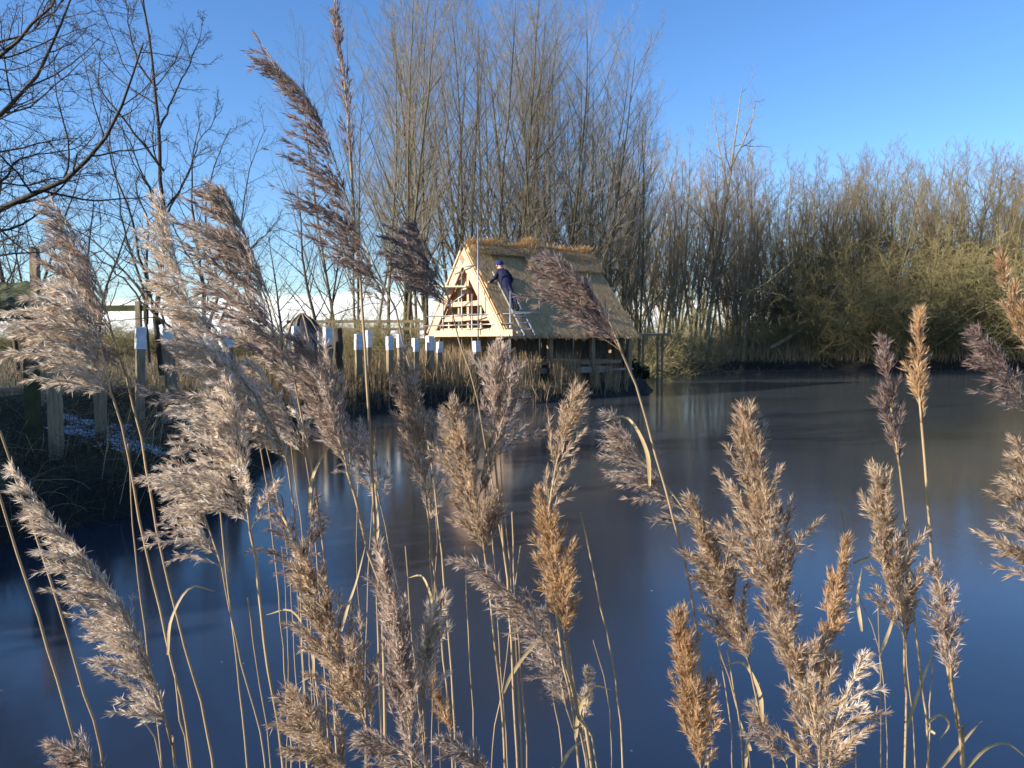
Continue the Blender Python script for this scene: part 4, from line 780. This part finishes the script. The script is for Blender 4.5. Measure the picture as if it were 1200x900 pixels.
# hand: five finger chains, and head with nose
n0 = len(pts)
for wrist, el in ((6, 5), (9, 8)):
    d = (pts[wrist] - pts[el]).normalized(); sd = d.cross(Vector((0, 0, 1))).normalized()
    for k, (o_, l_) in enumerate(((-.03, .075), (-.012, .09), (.008, .088), (.026, .07), (.05, .05))):
        i = len(pts); pts.append(pts[wrist] + d * .07 + sd * o_); pts.append(pts[wrist] + d * (.07 + l_ * .6) + sd * o_ * 1.2 - Vector((0, 0, .02))); ra += [.012, .009]; ed += [(wrist, i), (i, i + 1)]
i = len(pts); pts.append(head); pts.append(head + Vector((0, 0, .09))); ra += [.10, .085]; ed += [(3, i), (i, i + 1)]
person = skin_figure('person', [tuple(p - PO) for p in pts], ed, ra, [M['navy'], M['skin'], M['denim']])
person.location = PO
inv = [(p - PO) for p in pts]
for p in person.data.polygons:
    c = p.center
    dh = min((c - inv[6]).length, (c - inv[9]).length, *[(c - q).length for q in inv[n0:n0 + 20]])
    if (c - inv[i]).length < .16 or dh < .05: p.material_index = 1
    elif c.z < -.06 and min((c - inv[k]).length for k in (10, 11, 12, 13, 14, 15, 16, 17)) < .3: p.material_index = 2
tag(person, 'person in navy jacket and blue hat on the roof ladder, reaching left', 'person')
hat = bpy.data.meshes.new('hat'); import bmesh
bm = bmesh.new(); bmesh.ops.create_icosphere(bm, subdivisions=3, radius=.135)
for v in list(bm.verts):
    if v.co.z < -.02: v.co.z = -.02; v.co.x *= 1.06; v.co.y *= 1.06
bm.to_mesh(hat); bm.free(); ho = bpy.data.objects.new('hat', hat); COL.objects.link(ho); hat.materials.append(M['blue_hat']); ho.parent = person
ho.location = inv[i] + Vector((0, 0, .055))
hood = MB(); hood.rod([inv[3] + Vector((0, 0, -.05)), inv[3] + Vector((0, 0, .0)), inv[3] + Vector((0, 0, .04))], [.13, .12, .09], 12); hood.build('collar', M['navy'], person)
fd = Vector((-.55, .75, 0)).normalized(); sd_ = Vector((fd.y, -fd.x, 0))
m = MB(); m.rod([inv[i] + fd * .09 + Vector((0, 0, .0)), inv[i] + fd * .135 + Vector((0, 0, -.015))], [.02, .012], 6); 
m.rod([inv[i] + sd_ * .1, inv[i] + sd_ * .125], .028, 8); m.rod([inv[i] - sd_ * .1, inv[i] - sd_ * .125], .028, 8)
m.rod([inv[i] + fd * .098 - sd_ * .035 + Vector((0, 0, -.05)), inv[i] + fd * .098 + sd_ * .035 + Vector((0, 0, -.05))], .008, 6); m.build('face', M['skin'], person)
m = MB()
for q in (-1, 1): m.rod([inv[i] + fd * .09 + sd_ * q * .035 + Vector((0, 0, .02)), inv[i] + fd * .104 + sd_ * q * .035 + Vector((0, 0, .02))], .011, 6)
m.build('eyes', M['denim'], person)

# ------------------------------------------------------------------ white topped posts
def gz(p): return float(ground_z(np.array([p[0]]), np.array([p[1]]))[0])
POSTS = [(61, 386, 9.0, .155, 0, 26, 'weathered post with white top hidden behind the whitest plume at the left edge'),
         (160, 384, 10.8, .125, 2, 25, 'white topped post standing in front of the tee shaped rail post'),
         (201, 386, 13.0, .17, -3, 17, 'broad white topped post at the foot of the alder'),
         (238, 391, 15.2, .14, 4, 14, 'short white topped post behind the grey plume right of the alder'),
         (277, 383, 13.4, .19, -7, 23, 'tilted white topped post inside the brown plume cluster'),
         (346, 383, 20.4, .14, 0, 20, 'white topped post in front of the dark rounded shelter'),
         (374.5, 389, 20.6, .11, 0, 17, 'thinner left post of the close pair right of the dark shelter'),
         (382.5, 384, 19.9, .19, 1, 20, 'thicker right post of the close pair right of the dark shelter'),
         (420, 392, 21.4, .17, 0, 18, 'white topped post just left of the tallest reed stem'),
         (432, 388, 22.4, .14, 0, 19, 'white topped post just right of the tallest reed stem'),
         (456.5, 395, 22.2, .165, 0, 15, 'white topped post above the narrow brown plume, leftmost of the group of four'),
         (470, 392, 23.0, .16, -2, 15, 'tall white topped post second in the group of four near the gable'),
         (487, 397, 22.9, .165, 0, 15, 'white topped post third in the group of four near the gable'),
         (505, 394.5, 23.2, .19, -2, 16, 'widest white topped post beside the pale sack'),
         (514.5, 401, 23.6, .145, 1, 12, 'lower white topped post touching the widest one beside the pale sack'),
         (559.5, 400, 23.9, .185, -2, 12, 'rightmost white topped post below the scaffold walkway')]
for px, py, Y, wd, tilt, cap, lab in POSTS:
    t = at(px, py, Y); z0 = gz(t); h = t.z - z0; ch = cap / FPX * Y
    root = empty('wooden_post', (t.x, t.y, z0), R(rng.uniform(-14, 6) + 14)); root.rotation_euler = (0, R(tilt), R(rng.uniform(30, 38)))
    def taper_box(h0, h1, w0, w1, jit=.004):
        v = []; nz_ = 6
        for k in range(nz_):
            f = k / (nz_ - 1); ww = w0 + (w1 - w0) * f; zz = h0 + (h1 - h0) * f; b_ = ww * .16
            ring = [(-ww + b_, -ww), (ww - b_, -ww), (ww, -ww + b_), (ww, ww - b_), (ww - b_, ww), (-ww + b_, ww), (-ww, ww - b_), (-ww, -ww + b_)]
            v += [(x + rng.normal(0, jit), y + rng.normal(0, jit), zz + (rng.normal(0, .006) if k == nz_ - 1 else 0)) for x, y in ring]
        q = [[k * 8 + j, k * 8 + (j + 1) % 8, (k + 1) * 8 + (j + 1) % 8, (k + 1) * 8 + j] for k in range(nz_ - 1) for j in range(8)]
        o8 = (nz_ - 1) * 8; q += [[o8, o8 + 1, o8 + 2, o8 + 3], [o8, o8 + 3, o8 + 4, o8 + 7], [o8 + 4, o8 + 5, o8 + 6, o8 + 7]]
        return np.array(v), q
    m = MB(); m.add(*taper_box(-.2, h - .004, wd / 2 * 1.02, wd / 2 * .97)); m.build('shaft', M['timber_old'], root)
    m = MB(); m.add(*taper_box(h - ch, h + .012, wd / 2 + .009, wd / 2 + .007, .003)); m.build('white_cap', M['white'], root)
    tag(root, lab, 'post', 'white topped posts along the pond path')
# two older plain posts by the left bank
for px, py, Y, wd, lab in ((36, 425, 9.2, .14, 'mossy plain post left of the big weathered post at the left edge'), (117, 452, 9.6, .13, 'short plain post stub behind the patchy snow on the left bank')):
    t = at(px, py, Y); z0 = gz(t); root = empty('wooden_post', (t.x, t.y, z0), .3)
    m = MB(); v = np.array([[-1, -1], [1, -1], [1, 1], [-1, 1]]) * wd / 2; h = t.z - z0
    V = np.array([[*v[j], zz] for zz in (-.2, h * .5, h) for j in range(4)]) + rng.normal(0, .006, (12, 3)); m.add(V, [[k * 4 + j, k * 4 + (j + 1) % 4, k * 4 + 4 + (j + 1) % 4, k * 4 + 4 + j] for k in range(2) for j in range(4)] + [[8, 9, 10, 11]])
    m.build('shaft', M['moss_roof' if px < 50 else 'timber_old'], root); tag(root, lab, 'post')

# ------------------------------------------------------------------ tee rail, shed, shelter and other things on the left bank
Y = 14.5; b = at(162, 430, Y); rt = empty('rail_fence', (b.x, b.y, gz(b))); ro = np.array(rt.location)
tag(rt, 'dark timber frame with a level top rail between the mossy shed and the alder', 'fence')
for px, top in ((162, 353), (60, 356), (108, 358)):
    p = at(px, top, Y); m = MB(); m.beam(np.array([p.x, p.y, gz(p) - .1]) - ro, np.array(p) - ro, .09, .09, up=(0, 1, 0)); m.build('post', M['timber_old'], rt)
m = MB(); m.beam(np.array(at(52, 362, Y)) - ro, np.array(at(171, 361, Y)) - ro, .05, .11); m.build('rail', M['moss_roof'], rt)
Y = 11.5; b = at(0, 420, Y); sh = empty('open_shed', (b.x, b.y, gz(b))); so_ = np.array(sh.location)
tag(sh, 'low open shed with mossy dark roof and tall corner post, far left', 'shed')
# mossy roof: sloped slab with uneven surface
def slab(c00, c10, c11, c01, th, n1_=18, n2_=8, amp=.02):
    c = [np.array(p) - so_ for p in (c00, c10, c11, c01)]; u = np.linspace(0, 1, n1_)[:, None, None]; v_ = np.linspace(0, 1, n2_)[None, :, None]
    g = (c[0] * (1 - u) + c[1] * u) * (1 - v_) + (c[3] * (1 - u) + c[2] * u) * v_
    top = g + np.array([0, 0, 1.]) * (th + amp * rng.normal(0, 1, (n1_, n2_, 1))); V = np.concatenate([g.reshape(-1, 3), top.reshape(-1, 3)]); b_ = (np.arange(n1_ - 1)[:, None] * n2_ + np.arange(n2_ - 1)[None]); o = n1_ * n2_
    q = [np.stack([b_, b_ + n2_, b_ + n2_ + 1, b_ + 1], -1).reshape(-1, 4), (np.stack([b_, b_ + n2_, b_ + n2_ + 1, b_ + 1], -1) + o).reshape(-1, 4)]
    for e in (np.arange(n1_) * n2_, np.arange(n1_) * n2_ + n2_ - 1, np.arange(n2_), (n1_ - 1) * n2_ + np.arange(n2_)):
        q.append(np.stack([e[:-1], e[1:], e[1:] + o, e[:-1] + o], -1))
    return V, np.concatenate(q)
m = MB(); m.add(*slab(at(-90, 366, 11.5), at(42, 364, 11.2), at(38, 334, 12.6), at(-90, 338, 13.0), .05)); m.build('roof', M['moss_roof'], sh)
m = MB(); m.beam(np.array(at(-90, 369, 11.5)) - so_, np.array(at(44, 366, 11.15)) - so_, .04, .08); m.build('fascia', M['timber_old'], sh)
m = MB(); m.beam(np.array(at(-90, 378, 11.6)) - so_, np.array(at(46, 373, 11.3)) - so_, .05, .05); m.build('rail', M['timber_old'], sh)
for px, top, Y in ((40, 290, 11.25), (-70, 360, 11.6), (30, 340, 12.9)):
    p = at(px, top, Y); m = MB(); m.beam(np.array([p.x, p.y, gz(p) - .1]) - so_, np.array(p) - so_, .10, .10, up=(0, 1, 0)); m.build('post', M['timber_old'], sh)
# dark ribbed mound of a shelter beyond the posts
Y = 23; a = at(330, 408, Y); b = at(400, 408, Y); c = (a + b) / 2; hut = empty('rounded_shelter', (c.x, c.y, gz(c)))
tag(hut, 'dark low rounded shelter with ribbed sides behind the white topped posts', 'shelter')
hh = at(350, 367, Y).z - gz(c); wv = (b.x - a.x) / 2; nk, na_ = 22, 40; an = np.linspace(0, 2 * np.pi, na_, endpoint=False)
V = []
for k in range(nk):
    f = k / (nk - 1); rr = (1 - f) ** .55 * .97 + .03; rr = rr * (1 + .06 * ((k * 3) % nk % 3 == 0)); 
    for t in an: V.append((wv * rr * math.cos(t) - .30 * f * wv, .85 * wv * rr * math.sin(t), hh * f ** .85 + rng.normal(0, .008) - .05))
q = [[k * na_ + j, k * na_ + (j + 1) % na_, (k + 1) * na_ + (j + 1) % na_, (k + 1) * na_ + j] for k in range(nk - 1) for j in range(na_)]
m = MB(); m.add(np.array(V), q); m.build('cover', M['dark_sheet'], hut)
for k in range(10):
    t = k / 10 * 2 * math.pi; m = MB(); m.rod([(wv * ((1 - f) ** .55 * 1.0 + .03) * math.cos(t) - .30 * f * wv, .87 * wv * ((1 - f) ** .55 + .03) * math.sin(t), hh * f ** .85 + .0) for f in np.linspace(0, 1, 8)], .022, 5); m.build('pole', M['timber_old'], hut)
# cut log standing by the posts, rail fence beyond
def log(px, y0, y1, Y, wpx, name, label):
    t = at(px, y0, Y); r_ = wpx / 2 / FPX * Y; z0 = gz(t); o = empty(name, (t.x, t.y, z0)); K = 7
    P = np.array([[rng.normal(0, .01), rng.normal(0, .01), z] for z in np.linspace(-.1, t.z - z0, K)])[None]; RR = (r_ * (1.12 - .12 * np.linspace(0, 1, K)))[None]
    v, q = tubes(P, RR, 12); v = v + rng.normal(0, .012, v.shape); m = MB(); m.add(v, q, 0, True); m.build('bark', M['bark_dark'], o)
    a_ = np.arange(12) / 12 * 2 * np.pi; top = np.concatenate([np.stack([np.cos(a_) * r_, np.sin(a_) * r_, 0 * a_ + t.z - z0 + .006], 1), [[0, 0, t.z - z0 + .01]]]); m = MB(); m.add(top, [[j, (j + 1) % 12, (j + 2) % 12, 12] for j in range(0, 12, 2)]); m.build('cut_face', M['timber_old'], o)
    return tag(o, label, 'log')
log(396, 385, 402, 21, 10, 'cut_log', 'dark upright cut log right of the rounded shelter')
Y = 30; b = at(385, 392, Y); fe = empty('rail_fence', (b.x, b.y, gz(b))); fo = np.array(fe.location)
tag(fe, 'low dark timber rail fence far behind the rounded shelter', 'fence')
for px in (345, 383, 420, 455, 490):
    p = at(px, 373, Y); m = MB(); m.beam(np.array([p.x, p.y, gz(p) - .1]) - fo, np.array(p) - fo, .10, .10, up=(0, 1, 0)); m.build('post', M['timber_old'], fe)
for yy in (377, 386):
    m = MB(); m.beam(np.array(at(336, yy, Y - .06)) - fo, np.array(at(498, yy - .5, Y - .06)) - fo, .05, .11); m.build('rail', M['timber_old'], fe)
# log stack, bags and a tub among the posts
def lump(name, c, r, label, cat, mt, seed, flat=.6, rough=.16):
    bm = bmesh.new(); bmesh.ops.create_icosphere(bm, subdivisions=4, radius=1.0); rs = np.random.default_rng(seed); ph = rs.random((6, 4)) * 6.28; fr = rs.normal(0, 2.2, (6, 3))
    for v in bm.verts:
        k = sum(math.sin(fr[j] @ np.array(v.co) * 1.5 + ph[j, 0]) for j in range(6)) / 6
        v.co = Vector((v.co.x * r[0], v.co.y * r[1], max(v.co.z, -.55) * r[2])) * (1 + rough * k)
    zmin = min(v.co.z for v in bm.verts)
    for v in bm.verts: v.co.z -= zmin
    for f in bm.faces: f.smooth = True
    me = bpy.data.meshes.new(name); bm.to_mesh(me); bm.free(); me.materials.append(M[mt]); o = bpy.data.objects.new(name, me); COL.objects.link(o); o.location = (c.x, c.y, gz(c) - .02); return tag(o, label, cat)
lump('sack', at(524, 432, 23.8), (.26, .2, .24), 'pale sack lying on the path beside the lower white topped post', 'sack', 'pale_sack', 3)
lump('tarpaulin', at(224, 446, 12.0), (.26, .2, .18), 'crumpled dark blue tarpaulin on the left bank beneath the white topped posts', 'tarpaulin', 'blue_tarp', 5, rough=.3)
tb = at(194, 446, 11.7); tub = empty('plastic_tub', (tb.x, tb.y, gz(tb))); m = MB()
a_ = np.linspace(0, 2 * np.pi, 20, endpoint=False); pr = [(.001, .0), (.075, .0), (.095, .14), (.103, .145), (.09, .14), (.07, .02), (.001, .02)]
V = np.array([[r_ * math.cos(t), r_ * math.sin(t), z] for r_, z in pr for t in a_]); q = [[k * 20 + j, k * 20 + (j + 1) % 20, (k + 1) * 20 + (j + 1) % 20, (k + 1) * 20 + j] for k in range(len(pr) - 1) for j in range(20)]
m.add(V, q, 0, True); m.build('bowl', M['white'], tub); tag(tub, 'small pale tub on the left bank beside the dark blue tarpaulin', 'tub')
yb = at(614, 420, 24.3); bx = empty('crate', (yb.x, yb.y, gz(yb) - .02), .5); m = MB()
for k in range(4): m.box((0, -.1, .04 + k * .075), (.11, .008, .03)); m.box((0, .1, .04 + k * .075), (.11, .008, .03)); m.box((-.118, 0, .04 + k * .075), (.007, .108, .03)); m.box((.118, 0, .04 + k * .075), (.007, .108, .03))
m.build('slats', M['timber_new'], bx); m = MB(); m.box((0, 0, .012), (.108, .09, .010)); m.build('base', M['timber_new'], bx); tag(bx, 'small yellow timber crate under the scaffold walkway by the right post', 'crate')

# ------------------------------------------------------------------ pale deck over the ice below the building
c0 = at(560, 437, 23.6); c1 = at(708, 437, 25.0)
dk = empty('timber_deck', (1.2, 25.2, 0)); do = np.array(dk.location); tag(dk, 'pale frosted timber deck along the bank below the thatched building', 'deck')
A0 = np.array(at(548, 433, 24.2)); A1 = np.array(at(716, 432, 26.6)); A0[2] = A1[2] = .97; dv = A1 - A0; Ld = np.linalg.norm(dv); dv /= Ld; pv = np.array([-dv[1], dv[0], 0])
m = MB()
for k in range(9): m.beam(A0 + pv * (.1 + k * .205) - do + np.array([0, 0, rng.normal(0, .004)]), A1 + pv * (.1 + k * .205) - do, .19, .04)
m.build('boards', M['weathered'], dk)
m = MB(); m.beam(A0 - np.array([0, 0, .10]) - do - pv * .02, A1 - np.array([0, 0, .10]) - do - pv * .02, .05, .16); m.build('edge_beam', M['weathered'], dk)
for f in (.05, .35, .65, .95):
    p = A0 + dv * Ld * f; m = MB(); m.beam((p[0] - do[0] + pv[0] * .1, p[1] - do[1] + pv[1] * .1, -.3), (p[0] - do[0] + pv[0] * .1, p[1] - do[1] + pv[1] * .1, .8), .11, .11, up=(0, 1, 0)); m.build('post', M['timber_old'], dk)
Y = 27.2; g0 = np.array(at(690, 434, 26.4)); g1 = np.array(at(738, 432, 28.4)); gp = empty('gangplank', tuple(g0)); m = MB(); m.beam(g0 * 0, g1 - g0, .3, .05); m.build('plank', M['weathered'], gp)
for f in (.1, .9):
    p = (g1 - g0) * f; m = MB(); m.beam((p[0], p[1], -g0[2] - .2), (p[0], p[1], p[2] - .03), .07, .07, up=(0, 1, 0)); m.build('post', M['timber_old'], gp)
tag(gp, 'thin pale plank reaching right from the frosted deck over the ice', 'plank')
# raised dark platform right of the building
Y = 31; t0 = at(728, 393, Y); pf = empty('raised_platform', (t0.x + .8, t0.y, gz(t0))); po = np.array(pf.location); tag(pf, 'dark raised timber platform on thin legs right of the thatched building', 'platform')
p0 = np.array(at(726, 393, Y)) - po; p1 = np.array(at(776, 392, Y + .8)) - po; m = MB(); m.beam(p0, p1, 1.2, .10); m.build('top', M['timber_old'], pf)
for f in (.05, .5, .95):
    for s in (-.5, .5):
        p = p0 + (p1 - p0) * f; m = MB(); m.beam((p[0], p[1] + s, -.8), (p[0], p[1] + s, p[2] - .05), .08, .08, up=(0, 1, 0)); m.build('leg', M['timber_old'], pf)
for (px, py, Y, r_, seed, lab) in ((722, 405, 29.6, (.62, .5, .85), 11, 'dark ivy mound at the right corner of the thatched building'), (742, 415, 30.0, (.55, .5, .5), 12, 'low dark ivy clump under the raised platform')):
    p = at(px, py, Y); z0 = max(gz(p), .05); o = empty('ivy_clump', (p.x, p.y, z0)); n = 2600; d = nrm(rng.normal(0, 1, (n, 3))) * rng.uniform(.55, 1.05, n)[:, None]; d[:, 2] = np.abs(d[:, 2]); P0_ = d * np.array(r_) * (1 + .25 * np.sin(d[:, :1] * 7 + seed) * np.sin(d[:, 1:2] * 6)); dd = nrm(rng.normal(0, 1, (n, 3)) + d)
    P = np.stack([P0_, P0_ + dd * .05, P0_ + dd * .1], 1); m = MB(); m.strips(P, nrm(np.cross(dd, rng.normal(0, 1, (n, 3)))), np.full((n, 3), .04) * np.array([.3, 1, .1])); m.build('leaves', M['ivy'], o)
    P, RR = stems(9, r_[2] * 1.1, .2, 30, 6, .03, .15); m = MB(); m.tubes(P, RR, 5); m.build('stems', M['bark_dark'], o); tag(o, lab, 'ivy')

# ------------------------------------------------------------------ dead weeds, grass and snow on the banks
def scatter(n, x0, x1, y0, y1, dmin, dmax, keep=None):
    x = rng.uniform(x0, x1, n); y = rng.uniform(y0, y1, n); d = pond_sd(x, y); k = (d > dmin) & (d < dmax)
    if keep is not None: k &= keep(x, y)
    x, y, d = x[k], y[k], d[k]; return x, y, ground_z(x, y), d
def blades_on(mb, x, y, z, h0, h1, wd, lean, mi=0, lx=0.0, curl=.5):
    n = len(x); h = rng.uniform(h0, h1, n); az = rng.random(n) * 6.28; l = np.abs(rng.normal(0, lean, n))
    D = np.stack([np.cos(az) * l + lx, np.sin(az) * l, np.ones(n)], 1); D = nrm(D)
    p0 = np.stack([x, y, z - .02], 1); p1 = p0 + D * (h * .55)[:, None]; D2 = D + np.stack([np.cos(az) * curl * l * 1.5, np.sin(az) * curl * l * 1.5, -curl * l * 1.2], 1); p2 = p1 + nrm(D2) * (h * .45)[:, None]
    W = np.full((n, 3), wd) * rng.uniform(.6, 1.3, (n, 1)) * np.array([1, .8, .15])
    mb.strips(np.stack([p0, p1, p2], 1), nrm(np.stack([rng.normal(0, 1, n), rng.normal(0, .5, n), np.zeros(n)], 1)), W, mi)
def clump(x, y, f, s=0.0): return (np.sin(x * f + 1.7 * np.sin(y * f * .8 + s)) * np.sin(y * f * 1.1 + s + np.sin(x * f * .7)) + rng.normal(0, .35, len(x))) > -.1
def bramble(mb, x, y, z, ln, r0, mi, up=.9):
    n = len(x); az = rng.random(n) * 6.28; D = nrm(np.stack([np.cos(az), np.sin(az), rng.uniform(.4, 2.0, n) * up], 1)); K = 8; P = np.empty((n, K, 3)); P[:, 0] = np.stack([x, y, z - .03], 1); l = ln * rng.uniform(.5, 1.2, n)
    for k in range(1, K):
        P[:, k] = P[:, k - 1] + D * (l / (K - 1))[:, None]; D = D + rng.normal(0, .12, D.shape); D[:, 2] -= .22; D = nrm(D)
        P[:, k, 2] = np.maximum(P[:, k, 2], z + .01)
    mb.tubes(P, np.full((n, 1), r0) * np.linspace(1, .4, K)[None], 3, mi)
# left bank: dark tangle and short grass
mb = MB(); x, y, z, d = scatter(26000, -13, -3, 5.5, 15, .05, 6, lambda x, y: clump(x, y, 1.6)); blades_on(mb, x, y, z, .05, .20, .0035, .7)
x, y, z, d = scatter(3500, -9, -2.5, 6, 14, -.05, 1.2); blades_on(mb, x, y, z - .05, .15, .45, .004, .9, curl=.9)
tag(mb.build('bank_grass', M['grass']), kind='stuff')
mb = MB(); x, y, z, d = scatter(6500, -10, -3, 6, 15, -.02, 3.0); bramble(mb, x, y, z, .75, .0042, 0, .8)
x, y, z, d = scatter(9000, -10, -3, 6, 18, -.1, 1.0); blades_on(mb, x, y, z, .15, .5, .004, 1.0, curl=1.0)
tag(mb.build('dead_bramble', M['weed_dark']), kind='stuff')
mb = MB(); x, y, z, d = scatter(900, -10, -3.6, 7, 14, .05, 2.5); bramble(mb, x, y, z, .9, .0032, 0, 1.1)
x, y, z, d = scatter(500, -7, -4.2, 8.5, 13, .0, 1.2); blades_on(mb, x, y, z, .4, .9, .004, .35, lx=.35)
tag(mb.build('dry_stalks', M['tan_grass']), kind='stuff')
# bank below the posts and the building: brown standing weeds
mb = MB(); x, y, z, d = scatter(30000, -7.5, 4.5, 17.5, 31, .05, 3.2, lambda x, y: (y < 26.2 + x * .4) & ((x < -1.0) | (rng.random(len(x)) < .3))); blades_on(mb, x, y, z - .25 * sstep(-1.2, -.4, x), .25, .75, .007, .28)
x, y, z, d = scatter(9000, -9, 5, 15, 32, -.12, .6); blades_on(mb, x, y, z - .05 - .2 * sstep(-1.2, -.4, x), .25, .7, .008, .7, curl=.8)
x, y, z, d = scatter(2200, -9, 4.5, 15.5, 30, .1, 3.0); bramble(mb, x, y, z, .9, .005, 0, 1.0)
tag(mb.build('standing_weeds', M['weed']), kind='stuff')
mb = MB(); x, y, z, d = scatter(9000, -8, 4.5, 15.5, 30, .0, 2.4, lambda x, y: clump(x, y, 1.1, 2.)); blades_on(mb, x, y, z - .35 * sstep(-1.2, -.4, x), .3, .95, .006, .22)
x, y, z, d = scatter(500, .5, 4.0, 22, 28, .0, .8); blades_on(mb, x, y, z, .3, .75, .007, .22)
tag(mb.build('tan_weeds', M['tan_grass']), kind='stuff')
# tall dry stalks growing up against the building
mb = MB(); n = 1300; t = rng.random(n); fx = HX + math.cos(HR) * (t * 5.6 - .5); fy = HY + math.sin(HR) * (t * 5.6 - .5); of = 2.35 + rng.random(n) * .35
x = fx + math.sin(HR) * of; y = fy - math.cos(HR) * of; k = (pond_sd(x, y) > .1) & (np.sin(x * 4.1) + np.sin(x * 9.3 + 1) > -.5); x, y = x[k], y[k]; blades_on(mb, x, y, ground_z(x, y), .45, 1.15, .009, .16)
n = 1500; x = HX - math.cos(HR) * rng.uniform(.4, 1.3, n) + rng.uniform(-1.5, 1.5, n) * math.sin(HR) * 1.4; y = HY - math.sin(HR) * .8 + rng.uniform(-2.6, 1.6, n); k = pond_sd(x, y) > .1; x, y = x[k], y[k]; blades_on(mb, x, y, ground_z(x, y), .4, 1.0, .009, .18)
tag(mb.build('tall_dry_stalks', M['tan_grass']), kind='stuff')
# ground around and behind, left distance
mb = MB(); x, y, z, d = scatter(50000, -45, 8, 17, 60, 1.0, 60); sc_ = np.clip(y / 20, .7, 3); 
blades_on(mb, x, y, z, .08, .38, .012, .7)
tag(mb.build('rough_grass', M['weed']), kind='stuff')
# far bank
mb = MB(); x, y, z, d = scatter(46000, 4, 60, 36, 56, .35, 6, lambda x, y: (y > 30)); blades_on(mb, x, y, z, .35, 1.25, .014, .28)
x, y, z, d = scatter(5000, 9, 26, 46, 54, 1.0, 5); blades_on(mb, x, y, z, .9, 1.8, .014, .18)
tag(mb.build('far_bank_grass', M['tan_grass']), kind='stuff')
mb = MB(); x, y, z, d = scatter(40000, 4, 60, 30, 54, -.15, .9); blades_on(mb, x, y, z - .03, .12, .4, .016, .9, curl=.9)
x, y, z, d = scatter(2500, 6, 60, 40, 56, .3, 5); bramble(mb, x, y, z, 1.6, .009, 0, 1.0)
tag(mb.build('far_bank_weeds', M['weed_dark']), kind='stuff')
# patchy snow left in the shade
mb = MB()
for cx, cy, r_ in ((-5.05, 9.9, .5), (-4.6, 9.5, .3), (-5.3, 10.2, .45), (-5.7, 10.7, .4), (-5.0, 9.6, .2), (-6.4, 7.9, .2), (-5.6, 8.2, .14), (-6.2, 10.8, .4)):
    n1_, n2_ = 18, 40; rr_ = np.linspace(0, 1, n1_)[:, None]; an = np.linspace(0, 2 * np.pi, n2_, endpoint=False)[None]; ph = rng.random(4) * 6.28
    sh_ = 1 + .35 * np.sin(an * 2 + ph[0]) + .25 * np.sin(an * 5 + ph[1]) + .18 * np.sin(an * 9 + ph[2]); X = cx + r_ * rr_ * sh_ * np.cos(an) * 1.3; Yv = cy + r_ * rr_ * sh_ * np.sin(an) * .8
    Z = ground_z(X, Yv) + .03 * (1 - rr_ ** 2) * (1 + 0 * an) - .01 + rng.normal(0, .012, X.shape); b_ = np.arange(n1_ - 1)[:, None] * n2_; j = np.arange(n2_)[None]
    mb.add(np.stack([X, Yv, Z], -1), np.stack([b_ + j, b_ + (j + 1) % n2_, b_ + n2_ + (j + 1) % n2_, b_ + n2_ + j], -1), 0, True)
tag(mb.build('snow', M['snow']), kind='stuff')

# ------------------------------------------------------------------ camera, render
cd = bpy.data.cameras.new('camera'); co = bpy.data.objects.new('camera', cd); COL.objects.link(co)
co.location = (0, 0, CAM_Z); co.rotation_euler = (math.pi / 2 - PITCH, 0, 0)
cd.sensor_width = 36; cd.lens = 27.0; cd.clip_start = .02; cd.clip_end = 3000
cd.dof.use_dof = True; cd.dof.focus_distance = 2.0; cd.dof.aperture_fstop = 16.0
SC.camera = co
SC.view_settings.view_transform = 'Standard'; SC.view_settings.look = 'None'; SC.view_settings.exposure = 1.12; SC.view_settings.gamma = 1
SC.render.resolution_x = 1024; SC.render.resolution_y = 768
SC.cycles.max_bounces = 6; SC.cycles.diffuse_bounces = 4; SC.cycles.glossy_bounces = 2; SC.cycles.transmission_bounces = 3; SC.cycles.transparent_max_bounces = 4
